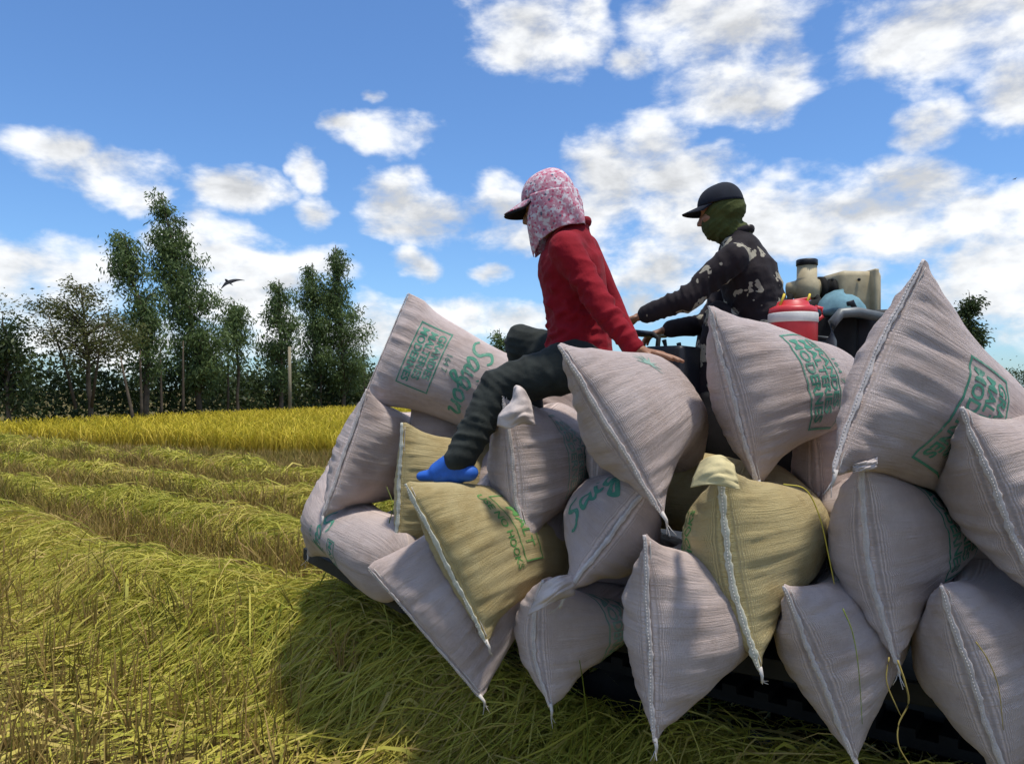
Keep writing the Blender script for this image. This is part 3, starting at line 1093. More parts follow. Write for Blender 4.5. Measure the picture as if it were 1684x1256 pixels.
class Sack:
    def __init__(self, E, w, l, W0, L, B, seed, bow=0.0, droop=0.0, wr=1.0, skew=0.0, per=1.07):
        self.E = np.array(E)
        self.w = np.array(w)          # upper tip -> lower tip
        self.l = np.array(l)          # seam -> far end
        self.n = np.cross(self.w, self.l)
        self.W0, self.L, self.B = W0, L, B
        self.bow, self.droop, self.wr, self.skew = bow, droop, wr, skew
        g = np.random.default_rng(seed)
        self.g = g
        tb = np.linspace(0, B, 160)
        ta = []
        for bb in tb:
            lo_, hi_ = 0.02, W0 / 2 * 1.02
            for _ in range(30):
                mid_ = (lo_ + hi_) / 2
                if ell_perim(mid_, bb) > 2 * W0 * per:
                    hi_ = mid_
                else:
                    lo_ = mid_
            ta.append(lo_)
        self.tb, self.ta = tb, np.array(ta)
        self.ph = g.uniform(0, 2 * PI, 60)
        self.kk = np.concatenate([g.uniform(20, 62, 12), g.uniform(60, 110, 8)])
        self.am = np.concatenate([g.uniform(0.5, 1.0, 12), g.uniform(0.2, 0.5, 8)])
        self.lk = g.normal(size=(8, 3)) * 5.5

    def b(self, s):
        e = np.clip(4 * s * (1 - s), 0, 1)
        return self.B * e ** 0.47 * (1 + 0.0 * s)

    def a(self, s):
        far_ = np.clip((s - 0.62) / 0.38, 0, 1)
        return np.interp(self.b(s), self.tb, self.ta) * np.sqrt(np.clip(1 - far_ ** 2.6, 0, 1))

    def pos(self, th, s, off=0.0):
        """th, s arrays -> world points; th=0 lower tip, th=pi upper tip"""
        a, b_ = self.a(s), self.b(s)
        ct, st = np.cos(th), np.sin(th)
        # pinched ends: cross-section sharpens towards the seam
        pin = np.exp(-np.minimum(s, 1 - s) / 0.10)
        stt = np.sign(st) * np.abs(st) ** (1 + 0.55 * pin)
        x = a * ct
        y = b_ * stt
        z = s * self.L
        # gather wrinkles running along the length, strongest at the seam
        end = np.exp(-s * self.L / 0.17) + 0.8 * np.exp(-(1 - s) * self.L / 0.16) + 0.10
        fade = np.clip(np.minimum(s, 1 - s) / 0.02, 0, 1)
        arc = x * 1.0 + np.sign(st) * 7.0
        rip = np.zeros_like(x)
        for i in range(len(self.kk)):
            warp = 0.9 * np.sin(s * self.L * (6 + i % 5) + self.ph[i + 20]) + 0.5 * np.sin(s * self.L * 17 + self.ph[i])
            mod = 0.5 + 0.5 * np.sin(arc * (9 + (i * 7) % 11) + s * self.L * (5 + i % 4) + self.ph[i + 30])
            rip += self.am[i] * mod * (1 - 1.9 * np.abs(np.sin(0.5 * (arc * self.kk[i] * 2 + self.ph[i] + warp))))
        rip = rip / 4.2
        disp = rip * 0.0125 * self.wr * np.minimum(end, 1.0) * fade * np.abs(st) ** 0.4
        lump = np.zeros_like(x)
        for i in range(8):
            lump += np.sin(x * self.lk[i, 0] * 2 + y * self.lk[i, 1] * 2 + z * self.lk[i, 2] + self.ph[i + 40])
        disp = disp + lump * 0.0045 * np.clip(np.minimum(s, 1 - s) / 0.15, 0, 1)
        nx_, ny_ = ct / np.maximum(a, 0.01), np.where(np.abs(b_) > 1e-4, st / np.maximum(b_, 0.01), np.sign(st) * 60)
        ln_ = np.sqrt(nx_ ** 2 + ny_ ** 2) + 1e-9
        x = x + nx_ / ln_ * (disp + off)
        y = y + ny_ / ln_ * (disp + off)
        near_ = np.exp(-(s * self.L / 0.20) ** 2)
        wn = np.clip(x / (self.W0 / 2), -1.1, 1.1)
        y = y + self.bow * (1 - wn ** 2) * near_ + self.skew * np.sin(wn * 2.4 + self.ph[3]) * near_
        p = self.E + x[..., None] * self.w + y[..., None] * self.n + z[..., None] * self.l
        p[..., 2] -= self.droop * (s * self.L) ** 2
        return self.press(p)

    others = ()

    def press(self, p):
        """flatten against the neighbouring sacks and the deck"""
        for o in self.others:
            r = p - o.E
            z = r @ o.l
            z0 = np.clip(z, 0, o.L)
            r = r.copy()
            r[..., 2] += o.droop * z0 ** 2
            x, y, z = r @ o.w, r @ o.n, r @ o.l
            s = z / o.L
            ok = (s > 0.0) & (s < 1.0)
            sc_ = np.clip(s, 0.001, 0.999)
            a, b_ = np.maximum(o.a(sc_), 0.01), np.maximum(o.b(sc_), 0.01)
            f = np.sqrt((x / a) ** 2 + (y / b_) ** 2) + 1e-6
            edge_ = np.clip(np.minimum(s, 1 - s) / 0.12, 0, 1)
            pen = np.where(ok & (f < 1), (1 - f) * b_ * 0.56 * edge_, 0.0)
            pen = np.minimum(pen, 0.11)
            gx_, gy_ = x / a ** 2, y / b_ ** 2
            gl = np.sqrt(gx_ ** 2 + gy_ ** 2) + 1e-9
            p = p + (pen * gx_ / gl)[..., None] * o.w + (pen * gy_ / gl)[..., None] * o.n
        q_ = p[..., 0] * NQ[0] + p[..., 1] * NQ[1]
        p_ = p[..., 0] * HD[0] + p[..., 1] * HD[1]
        on = np.clip((q_ - 2.33 - np.clip(2.36 - p_, 0, 9) * 0.138) / 0.10, 0, 1)
        low = np.clip(DECK + 0.006 - p[..., 2], 0, None)
        p = p.copy()
        p[..., 2] += low * on
        return p


SACKS = {}
TH, NSG = 176, 54


def build_sack(key, t1, t2, axis, label, d=None, dd=0.0, W0=0.57, L=0.86, B=0.158, mat=None, bow=0.0, droop=0.0, wr=1.0,
               skew=0.0, tail=True, hem=True, per=1.07, group='grain sacks on the carrier'):
    mat = mat or sack_white
    # distance from the usual seam length of such a sack
    if d is None:
        d = W0 * F / math.hypot(t1[0] - t2[0], t1[1] - t2[1])
    A, C = P(t1[0], t1[1], d + dd / 2), P(t2[0], t2[1], d - dd / 2)
    wv = (C - A).normalized()
    lv = Vector(axis).normalized()
    lv = (lv - wv * lv.dot(wv)).normalized()
    W0 = (C - A).length
    E = (A + C) / 2
    seed = sum(ord(ch) * (i + 3) for i, ch in enumerate(key))
    S = Sack(E, wv, lv, W0, L, B, seed, bow, droop, wr, skew, per)
    SACKS[key] = S
    root = empty('grain_sack', E)
    tag(root, label, 'sack', group)
    S.root = root
    S.yellow = mat is sack_yellow
    S.args = (seed, mat, hem, tail, wv, lv, W0, L, root)
    return S


def mesh_sack(S):
    seed, mat, hem, tail, wv, lv, W0, L, root = S.args
    u = np.linspace(0, 1, NSG)
    s = 0.5 - 0.5 * np.cos(PI * u)
    s = 0.35 * s + 0.65 * u ** 1.35
    s[0], s[-1] = 0.0, 1.0
    th = np.linspace(0, 2 * PI, TH, endpoint=False)
    T, Sg = np.meshgrid(th, s)
    v = S.pos(T, Sg).reshape(-1, 3)
    jj, ii = np.meshgrid(np.arange(NSG - 1), np.arange(TH), indexing='ij')
    a0 = jj * TH + ii
    a1 = jj * TH + (ii + 1) % TH
    f = np.stack([a0, a1, a1 + TH, a0 + TH], -1).reshape(-1, 4)
    # arc-length style u so that gathers have even width
    arc = np.where(T <= PI, (1 - np.cos(T)) * 0.5, 1.5 - 0.5 * np.cos(T - PI) * 1.0) * W0
    uv = np.stack([arc.ravel() + seed * 0.37, Sg.ravel() * L + seed * 0.11], -1)
    me = grid_mesh('body', v, f, uv=uv)
    bmx = bmesh.new()
    bmx.from_mesh(me)
    bmesh.ops.recalc_face_normals(bmx, faces=bmx.faces)
    bmx.to_mesh(me)
    bmx.free()
    body = link('body', me, mat, root)
    if hem:
        # folded hem with its row of stitches
        K = 64
        thh = np.linspace(PI, 0, K)
        x_ = np.linspace(-1, 1, K)
        thh = np.arccos(np.clip(x_, -1, 1))
        line_ = S.pos(thh, np.full(K, 0.0))
        jit = np.random.default_rng(seed + 1)
        wob = 0.0022 * np.sin(x_ * 7 + jit.uniform(0, 6)) + 0.0010 * np.sin(x_ * 19)
        line_ = line_ + (wob[:, None] * S.n)
        bm = bmesh.new()
        hw_ = 0.0082 if not S.yellow else 0.0105
        rad_ = [hw_ * (1 + 0.16 * math.sin(i * 0.7 + seed) + 0.14 * math.sin(i * 1.9 + seed * 2) + 0.10 * jit.normal()) * (0.55 + 0.45 * min(1, min(i, K - 1 - i) / 5)) for i in range(K)]
        add_tube(bm, [Vector(p_) - lv * 0.004 for p_ in line_], rad_, 10, True, 0.34, tuple(S.l))
        hm = bm_obj('hem', bm, hem_yel if S.yellow else hem_mat, root)
        bm = bmesh.new()
        for i in range(1, K - 2):
            p0, p1 = Vector(line_[i]) - lv * 0.0085, Vector(line_[i]).lerp(Vector(line_[i + 1]), 0.6) - lv * 0.0085
            add_tube(bm, [p0, p1], 0.0012, 5)
        add_tube(bm, [Vector(p_) + Vector(S.n) * 0.0115 + lv * 0.004 for p_ in line_[2:-2]], 0.0014, 6)
        st_ = bm_obj('stitching', bm, thread_mat, hm)
        if tail:
            bm = bmesh.new()
            e = Vector(line_[-1])
            dr = (wv + Vector((0, 0, -0.6))).normalized()
            add_tube(bm, [e - wv * 0.012, e + dr * 0.014 + Vector((0.004, 0, 0)), e + dr * 0.030 + Vector((0.002, 0, -0.004))], [0.0075, 0.005, 0.0035], 8)
            for k in range(3):
                q0 = e + dr * 0.022
                jv = Vector(jit.normal(0, 0.006, 3).tolist())
                add_tube(bm, [q0, q0 + dr * 0.018 + jv, q0 + dr * 0.030 + jv * 2.2], 0.0011, 5)
            bm_obj('thread_tail', bm, thread_mat, hm)
    return S


def to_flat(bm, S, side, X0, Y0, matp, name):
    """lay flat print geometry (x = reading direction, y = letter up, metres) on the sack face.
    side +1: the face right of the seam, -1: the left one. X0,Y0 = where the print's origin goes"""
    step = 0.011
    xs = [v.co.x for v in bm.verts]
    ys = [v.co.y for v in bm.verts]
    if not xs:
        return None
    for ax, lo_, hi_ in ((0, min(xs), max(xs)), (1, min(ys), max(ys))):
        k = lo_ + step
        while k < hi_:
            co = Vector((k, 0, 0)) if ax == 0 else Vector((0, k, 0))
            no = Vector((1, 0, 0)) if ax == 0 else Vector((0, 1, 0))
            bmesh.ops.bisect_plane(bm, geom=list(bm.verts) + list(bm.edges) + list(bm.faces), plane_co=co, plane_no=no, dist=1e-6)
            k += step
    co = np.array([v.co[:] for v in bm.verts])
    fs = rd = float(side)
    xw = (co[:, 0] + X0) * rd
    sl_ = (co[:, 1] + Y0) / S.L
    aa = S.a(sl_)
    c_ = np.clip(xw / aa, -0.97, 0.97)
    th = np.arccos(c_) * fs
    p = S.pos(th, sl_, 0.0016)
    for v_, q_ in zip(bm.verts, p):
        v_.co = q_
    me = bpy.data.meshes.new(name)
    bm.to_mesh(me)
    bm.free()
    for pl in me.polygons:
        pl.use_smooth = True
    return link(name, me, matp, S.root)


def text_bm(txt, size, bold=0.0, x=0, y=0, align='CENTER', sx_=1.0):
    cu = bpy.data.curves.new('t', 'FONT')
    cu.body = txt
    cu.size = size
    cu.align_x = align
    cu.offset = bold
    cu.resolution_u = 3
    ob = bpy.data.objects.new('t', cu)
    COL.objects.link(ob)
    dg = bpy.context.evaluated_depsgraph_get()
    me = bpy.data.meshes.new_from_object(ob.evaluated_get(dg))
    bpy.data.objects.remove(ob)
    bm = bmesh.new()
    bm.from_mesh(me)
    bpy.data.meshes.remove(me)
    bmesh.ops.triangulate(bm, faces=bm.faces)
    for v_ in bm.verts:
        v_.co = Vector((v_.co.x * sx_ + x, v_.co.y + y, 0))
    return bm


def merge(bms):
    out = bmesh.new()
    for b_ in bms:
        me = bpy.data.meshes.new('m')
        b_.to_mesh(me)
        b_.free()
        out.from_mesh(me)
        bpy.data.meshes.remove(me)
    return out


def stroke(pts, wd, closed=False):
    """flat ribbon through 2-d points, variable width"""
    bm = bmesh.new()
    P2 = [Vector((p[0], p[1], 0)) for p in pts]
    if not hasattr(wd, '__len__'):
        wd = [wd] * len(P2)
    pr = None
    for i, p in enumerate(P2):
        t = P2[min(i + 1, len(P2) - 1)] - P2[max(i - 1, 0)]
        t.normalize()
        nn_ = Vector((-t.y, t.x, 0))
        a_, c_ = bm.verts.new(p + nn_ * wd[i] / 2), bm.verts.new(p - nn_ * wd[i] / 2)
        if pr:
            bm.faces.new((pr[0], pr[1], c_, a_))
        pr = (a_, c_)
    return bm


def script_word(hgt, letters='Saigon', x=0.0, y=0.0):
    """brush lettering: letters as swelling strokes, height = cap height"""
    G = {'S': ([[(0.62, 0.86), (0.42, 0.99), (0.20, 0.84), (0.30, 0.60), (0.46, 0.42), (0.42, 0.14), (0.18, 0.02), (0.00, 0.16)]], 0.62),
         'a': ([[(0.40, 0.52), (0.20, 0.56), (0.04, 0.30), (0.12, 0.04), (0.30, 0.20), (0.42, 0.50)], [(0.42, 0.54), (0.38, 0.16), (0.50, 0.06), (0.60, 0.16)]], 0.56),
         'i': ([[(0.06, 0.54), (0.03, 0.18), (0.12, 0.04), (0.24, 0.14)], [(0.10, 0.74), (0.14, 0.79)]], 0.26),
         'g': ([[(0.40, 0.50), (0.20, 0.56), (0.04, 0.32), (0.14, 0.06), (0.32, 0.22), (0.42, 0.50)], [(0.43, 0.54), (0.36, -0.10), (0.20, -0.36), (0.02, -0.26), (0.22, -0.06), (0.58, 0.16)]], 0.56),
         'o': ([[(0.24, 0.54), (0.05, 0.32), (0.14, 0.04), (0.38, 0.18), (0.38, 0.44), (0.22, 0.54)]], 0.48),
         'n': ([[(0.06, 0.54), (0.04, 0.04)], [(0.06, 0.34), (0.24, 0.54), (0.36, 0.40), (0.34, 0.10), (0.50, 0.10)]], 0.52)}
    bms = []
    cx_ = x
    for ch in letters:
        st, adv = G[ch]
        for sk in st:
            pts_ = bez(sk, 8)
            m_ = len(pts_)
            wd = [hgt * 0.115 * (0.55 + 0.6 * math.sin(PI * (0.12 + 0.8 * i / (m_ - 1)))) for i in range(m_)]
            sl_ = 0.20
            bms.append(stroke([(cx_ + (p_[0] + sl_ * p_[1]) * hgt, y + p_[1] * hgt) for p_ in pts_], wd))
        cx_ += adv * hgt * 1.05
    return merge(bms)


def rect(x0, y0, x1, y1, wd):
    h_ = wd / 2
    return merge([stroke([(x0 - h_, y0), (x1 + h_, y0)], wd), stroke([(x1, y0 + h_), (x1, y1 - h_)], wd),
                  stroke([(x1 + h_, y1), (x0 - h_, y1)], wd), stroke([(x0, y1 - h_), (x0, y0 + h_)], wd)])


def malt_print(S, side, X0, Y0, m=None, script=True, number=True, box=True, maltbox=True, sc=1.0):
    m = m or ink_green
    if box:
        bb = merge([rect(-0.155 * sc, 0.0, 0.155 * sc, 0.158 * sc, 0.006),
                    text_bm('MODERNES', 0.052 * sc, 0.0014, 0, 0.016 * sc, sx_=1.02),
                    text_bm('MALTERIES', 0.052 * sc, 0.0014, -0.01, 0.063 * sc, sx_=0.98),
                    text_bm('GRANDES', 0.052 * sc, 0.0014, -0.02, 0.110 * sc, sx_=1.0)])
        to_flat(bb, S, side, X0, Y0, m, 'printed_box')
    if number:
        to_flat(text_bm('164 7', 0.042 * sc, 0.0, 0.0, 0.0), S, side, X0 - 0.02, Y0 + 0.178 * sc, m, 'printed_number')
    if script:
        to_flat(script_word(0.115 * sc, 'Saigon', -0.17 * sc, 0), S, side, X0, Y0 + 0.27 * sc, m, 'printed_script')
    if maltbox:
        to_flat(merge([rect(-0.062, 0, 0.062, 0.062, 0.005), text_bm('MALT', 0.046, 0.0006, 0, 0.014)]), S, side, X0 + 0.0, Y0 + 0.42 * sc, m, 'printed_box')


AX = (0.6, 0.8, 0.0)
S1 = build_sack('s1', (672, 484), (598, 658), (0.84, -0.02, -0.56), 'sack with Saigon print and upright ear, behind the red shirt man\'s legs', d=3.70, dd=0.0, W0=0.5, L=1.0, B=0.22, per=1.2)
S2 = build_sack('s2', (603, 642), (531, 850), (0.34, 0.94, 0.0), 'sack standing at the stack corner over the lowest Saigon sack', d=3.50, B=0.185)
S3 = build_sack('s3', (545, 755), (507, 915), (0.55, -0.80, -0.10), 'lowest sack with Saigon print lying at the deck corner', d=4.1, dd=0.0, L=1.05, B=0.21)
S4 = build_sack('s4', (662, 697), (652, 914), (0.55, 0.84, 0.0), 'small yellow sack upright behind the blue shoe', d=3.30, mat=sack_yellow)
S5 = build_sack('s5', (669, 797), (800, 1054), (0.60, 0.80, 0.0), 'yellow sack under the blue shoe, USE NO HOOKS print', d=2.66, mat=sack_yellow, B=0.185, droop=0.55)
S6 = build_sack('s6', (826, 645), (853, 912), (0.34, 0.94, 0.0), 'white sack with a folded crumpled top under the man\'s thigh', d=2.85, bow=0.015, B=0.215)
S7 = build_sack('s7', (921, 569), (1089, 845), (0.54, 0.84, -0.10), 'plain white sack under the red shirt man\'s hand', d=2.30, B=0.205, droop=0.34, L=0.92)
S8 = build_sack('s8', (608, 933), (790, 1144), (0.74, 0.60, 0.16), 'white sack with a faded grey patch hanging off the deck corner', d=2.70)
S9 = build_sack('s9', (893, 955), (905, 1160), (0.55, 0.83, -0.02), 'white sack with frayed folded top, boxed print, in bottom row', d=2.62, W0=0.5, bow=-0.05, B=0.265, L=0.95, per=1.28)
S10 = build_sack('s10', (1090, 768), (926, 981), (0.20, 0.97, 0.0), 'white sack with big green Sai lettering below the hand sack', d=2.52, L=0.8, B=0.2)
S11 = build_sack('s11', (1061, 882), (1076, 1216), (0.60, 0.80, 0.05), 'plain white sack with upright seam, tip near the grass', d=2.20, B=0.215)
S12 = build_sack('s12', (1190, 757), (1250, 1100), (0.40, 0.92, 0.0), 'yellow sack with wide pale hem and USE NO HOOKS print', d=2.22, mat=sack_yellow, bow=-0.035, B=0.235)
S13 = build_sack('s13', (1166, 506), (1246, 800), (0.70, 0.71, -0.12), 'white sack with boxed print in front of the drink cooler', d=2.42, B=0.225, droop=0.26, L=0.98, per=1.12)
S14 = build_sack('s14', (1519, 431), (1372, 775), (0.82, 0.57, -0.15), 'big white sack tipped up highest with boxed MODERNES print', d=2.05, L=1.0, B=0.2, bow=-0.02, droop=0.15)
S15 = build_sack('s15', (1420, 755), (1476, 1088), (0.60, 0.80, 0.0), 'white sack with MODERNES print below the big tipped up sack', d=2.12, bow=-0.03, B=0.225)
S16 = build_sack('s16', (1582, 672), (1716, 1000), (0.60, 0.80, 0.0), 'white sack with broad hem leaning below the big tipped sack, no print', d=1.96, B=0.2)
S17 = build_sack('s17', (1290, 965), (1406, 1252), (0.64, 0.77, 0.0), 'plain white sack in bottom row below the pale hemmed yellow sack', d=2.16, B=0.22)
S18 = build_sack('s18', (1548, 965), (1665, 1310), (0.62, 0.78, 0.0), 'plain white sack in bottom row below the broad hemmed sack', d=2.00, B=0.21)
S0 = build_sack('s0', (748, 553), (735, 690), (0.92, 0.38, -0.05), 'sack half hidden behind the Saigon sack and the man\'s knee', d=4.0, W0=0.5, hem=False, B=0.17, L=0.95, per=1.15)
S21 = build_sack('s21', (1335, 690), (1342, 880), (0.62, 0.78, 0.0), 'shaded sack between the boxed print sack and the big tipped sack', d=2.7, hem=False, B=0.18, per=1.3)
S22 = build_sack('s22', (676, 672), (672, 830), (0.80, 0.60, 0.0), 'shaded sack under the upper Saigon sack, behind the small yellow sack', d=3.75, hem=False, B=0.19, per=1.3)
S23 = build_sack('s23', (1800, 640), (1905, 940), (0.66, 0.75, 0.0), 'plain sack at the tail end of the load, upper one', d=1.86, B=0.20)
S24 = build_sack('s24', (1780, 960), (1900, 1290), (0.64, 0.77, 0.0), 'plain sack at the tail end of the load, lower one', d=1.88, B=0.20)
S19 = build_sack('s19', (1500, 740), (1490, 960), (0.70, 0.71, 0.0), 'sack showing as a small gap of cloth under the big tipped sack', d=2.5, W0=0.5, hem=False, B=0.17, per=1.25)
S20 = build_sack('s20', (985, 640), (975, 815), (0.62, 0.78, 0.0), 'sack the red shirt man sits on, behind the hand sack', d=2.95, W0=0.5, hem=False, B=0.17, per=1.3)

# sacks inside the load, seen only through the gaps between the outer ones
FILL = []
fill = [(2.62, 2.98, 0.97, 1), (1.70, 2.95, 0.97, -1), (0.82, 2.97, 0.97, 1), (-0.08, 2.95, 0.97, -1), (2.2, 2.93, 1.27, -1), (1.25, 2.9, 1.28, 1), (0.35, 2.92, 1.28, -1), (-0.5, 2.92, 1.28, 1)]
for k, (p_, q_, z_, sg) in enumerate(fill):
    E_ = PQ(p_ + 0.42 * sg, q_, z_)
    seed = 900 + k * 17
    S = Sack(E_, Q3 * sg, -H3 * sg, 0.56, 0.86, 0.155, seed)
    FILL.append(S)
    root = empty('grain_sack', E_)
    tag(root, 'white sack inside the load, showing only through gaps', 'sack', 'inner sacks of the load')
    S.root = root
    S.col = sack_white if k != 5 else sack_yellow
for S in list(SACKS.values()) + FILL:
    cen = S.E + S.l * S.L * 0.5
    S.others = [o for o in list(SACKS.values()) + FILL if o is not S and np.linalg.norm(o.E + o.l * o.L * 0.5 - cen) < 1.1]
for S in SACKS.values():
    mesh_sack(S)
for k, S in enumerate(FILL):
    th = np.linspace(0, 2 * PI, 90, endpoint=False)
    T, Sg = np.meshgrid(th, np.linspace(0, 1, 36))
    v = S.pos(T, Sg).reshape(-1, 3)
    jj, ii = np.meshgrid(np.arange(35), np.arange(90), indexing='ij')
    a0 = jj * 90 + ii
    a1 = jj * 90 + (ii + 1) % 90
    f = np.stack([a0, a1, a1 + 90, a0 + 90], -1).reshape(-1, 4)
    uv = np.stack([T.ravel() / (2 * PI) * 1.12 + k, Sg.ravel() * 0.86], -1)
    link('body', grid_mesh('body', v, f, uv=uv), S.col, S.root)

malt_print(S1, 1, -0.03, 0.13, ink_green)
malt_print(S3, 1, 0.05, 0.24, ink_green, box=False)
malt_print(S14, 1, 0.03, 0.17, ink_green)
malt_print(S13, 1, 0.0, 0.17, ink_green, script=False, maltbox=False)
malt_print(S15, 1, -0.04, 0.17, ink_green, script=False, maltbox=False)
malt_print(S6, 1, -0.03, 0.16, ink_pale, script=False, maltbox=False, number=False)
malt_print(S9, 1, 0.0, 0.16, ink_pale, script=False, maltbox=False, number=False, sc=0.9)
malt_print(S17, 1, -0.05, 0.24, ink_pale, script=False, maltbox=False, number=False)
to_flat(script_word(0.13, 'Saigon', -0.10, 0), S10, -1, 0, 0.075, ink_green, 'printed_script')
for S_, sd, y0, x0 in ((S12, -1, 0.062, 0.0), (S5, 1, 0.20, -0.02), (S4, -1, 0.05, 0.02)):
    to_flat(text_bm('USE NO HOOKS', 0.046, 0.0007, 0, 0, sx_=0.95), S_, sd, x0, y0, ink_leaf, 'printed_warning')
    to_flat(rect(-0.14, 0, 0.14, 0.11, 0.005), S_, sd, x0, y0 + 0.055, ink_leaf, 'printed_box')
    to_flat(text_bm('MALT', 0.07, 0.001, 0, 0), S_, sd, x0, y0 + 0.085, ink_leaf, 'printed_word')
# faded grey stamp on the corner sack, green mark on the hand sack
to_flat(merge([stroke([(-0.06, 0.008 * k), (0.06, 0.008 * k)], 0.0062) for k in range(9)]), S8, 1, -0.03, 0.19, ink('grey_stamp', (0.30, 0.29, 0.22), (0.56, 0.47, 0.43)), 'faded_stamp')
to_flat(merge([stroke([(0, 0), (0.05 * math.cos(a), 0.05 * math.sin(a))], [0.012, 0.002]) for a in [0.3 + 0.55 * k for k in range(8)]]), S7, 1, -0.12, 0.24, ink_pale, 'green_mark')


def flap(S, pts, name, mat_, amp=0.006):
    """loose folded ear of sack cloth: a crumpled sheet lofted through rows of world points"""
    A = np.array([[tuple(p_) for p_ in r_] for r_ in pts])
    n_ = 22

    def res(arr, n_):
        m_ = len(arr)
        out = bez(list(arr.reshape(m_, -1)), 12)
        out = np.array(out)
        idx = np.linspace(0, len(out) - 1, n_).round().astype(int)
        return out[idx].reshape((n_,) + arr.shape[1:])
    A = res(A, n_)
    A = res(np.swapaxes(A, 0, 1), n_)
    u_, v_ = np.meshgrid(np.linspace(0, 1, n_), np.linspace(0, 1, n_))
    fold = amp * (np.sin(u_ * 13 + v_ * 7) * 0.6 + np.sin(u_ * 27 - v_ * 11 + 1) * 0.4 + 0.8 * np.abs(np.sin(u_ * 8 - v_ * 5)))
    A[..., 1] -= fold
    A[..., 2] += fold * 0.4
    ii_, jj_ = np.meshgrid(np.arange(n_ - 1), np.arange(n_ - 1))
    i0_ = (jj_ * n_ + ii_).ravel()
    f_ = np.stack([i0_, i0_ + 1, i0_ + 1 + n_, i0_ + n_], -1)
    o = link(name, grid_mesh(name, A.reshape(-1, 3), f_), mat_, S.root)
    m2 = o.modifiers.new('sol', 'SOLIDIFY')
    m2.thickness = 0.0025
    return o


flap(S6, [[P(818, 700, 2.74), P(838, 706, 2.70), P(858, 696, 2.70), P(880, 700, 2.74)],
          [P(822, 680, 2.73), P(842, 684, 2.68), P(862, 682, 2.69), P(878, 690, 2.74)],
          [P(840, 662, 2.76), P(848, 660, 2.70), P(864, 664, 2.71), P(876, 676, 2.76)],
          [P(846, 638, 2.78), P(852, 634, 2.73), P(862, 642, 2.74), P(872, 660, 2.78)]], 'folded_ear', flap_mat)
flap(S9, [[P(868, 1012, 2.55), P(892, 1000, 2.49), P(918, 985, 2.49), P(945, 978, 2.54)],
          [P(880, 985, 2.53), P(900, 978, 2.47), P(922, 966, 2.47), P(944, 960, 2.52)],
          [P(892, 962, 2.56), P(906, 952, 2.50), P(924, 946, 2.50), P(940, 944, 2.55)]], 'folded_ear', flap_mat)
flap(S12, [[P(1136, 802, 2.20), P(1158, 798, 2.12), P(1184, 798, 2.09), P(1216, 806, 2.10)],
           [P(1142, 782, 2.21), P(1162, 774, 2.13), P(1186, 774, 2.10), P(1212, 788, 2.11)],
           [P(1152, 760, 2.25), P(1168, 751, 2.17), P(1188, 750, 2.14), P(1206, 764, 2.15)]], 'folded_ear', flap_yel, 0.0035)
flap(S15, [[P(1402, 778, 2.06), P(1418, 775, 2.03), P(1440, 770, 2.05)],
           [P(1400, 764, 2.07), P(1420, 760, 2.03), P(1442, 752, 2.05)]], 'folded_ear', flap_mat)


# ------------------------------------------------------------------ people
def add_capsule(bm, p, q, r1, r2, flat=1.0, fdir=None, seg=16):
    p, q = Vector(p), Vector(q)
    d = q - p
    ln = d.length
    d = d / ln if ln > 1e-6 else Vector((0, 0, 1))
    pts, rr = [], []
    for k in range(6):
        a = PI / 2 * k / 5
        pts.append(p - d * r1 * math.cos(a))
        rr.append(max(0.0006, r1 * math.sin(a)))
    for k in (1, 2, 3):
        pts.append(p.lerp(q, k / 4))
        rr.append(r1 + (r2 - r1) * k / 4)
    for k in range(6):
        a = PI / 2 * k / 5
        pts.append(q + d * r2 * math.sin(a))
        rr.append(max(0.0006, r2 * math.cos(a)))
    rings = []
    t, a_, b_ = frame_of(d)
    if fdir is not None:
        b_ = Vector(fdir)
        b_ = (b_ - t * b_.dot(t)).normalized()
        a_ = t.cross(b_).normalized()
    for c, r in zip(pts, rr):
        rings.append([bm.verts.new(c + (a_ * math.cos(2 * PI * k / seg) + b_ * flat * math.sin(2 * PI * k / seg)) * r) for k in range(seg)])
    for r0, r1_ in zip(rings, rings[1:]):
        for k in range(seg):
            bm.faces.new((r0[k], r0[(k + 1) % seg], r1_[(k + 1) % seg], r1_[k]))
    bm.faces.new(rings[0][::-1])
    bm.faces.new(rings[-1])


def add_ell(bm, c, radii, axes, seg=20, rings_=12):
    c = Vector(c)
    rr = []
    for i in range(rings_ + 1):
        a = PI * i / rings_
        z, r = math.cos(a), max(0.003, math.sin(a))
        rr.append([bm.verts.new(c + axes[0] * radii[0] * r * math.cos(2 * PI * k / seg) + axes[1] * radii[1] * r * math.sin(2 * PI * k / seg)
                                + axes[2] * radii[2] * z) for k in range(seg)])
    for r0, r1 in zip(rr, rr[1:]):
        for k in range(seg):
            bm.faces.new((r0[k], r0[(k + 1) % seg], r1[(k + 1) % seg], r1[k]))
    bm.faces.new(rr[0])
    bm.faces.new(rr[-1][::-1])


def fused(parts, voxel, smooth=6):
    """fuse overlapping solids into one continuous skin; returns verts, faces"""
    bm = bmesh.new()
    for p in parts:
        if p[0] == 'c':
            add_capsule(bm, *p[1:])
        else:
            add_ell(bm, *p[1:])
    bmesh.ops.recalc_face_normals(bm, faces=bm.faces)
    me = bpy.data.meshes.new('f')
    bm.to_mesh(me)
    bm.free()
    ob = bpy.data.objects.new('f', me)
    COL.objects.link(ob)
    m = ob.modifiers.new('r', 'REMESH')
    m.mode = 'VOXEL'
    m.voxel_size = voxel
    if smooth:
        s_ = ob.modifiers.new('s', 'SMOOTH')
        s_.factor = 0.5
        s_.iterations = smooth
    dg = bpy.context.evaluated_depsgraph_get()
    out = bpy.data.meshes.new_from_object(ob.evaluated_get(dg))
    bpy.data.objects.remove(ob)
    return out


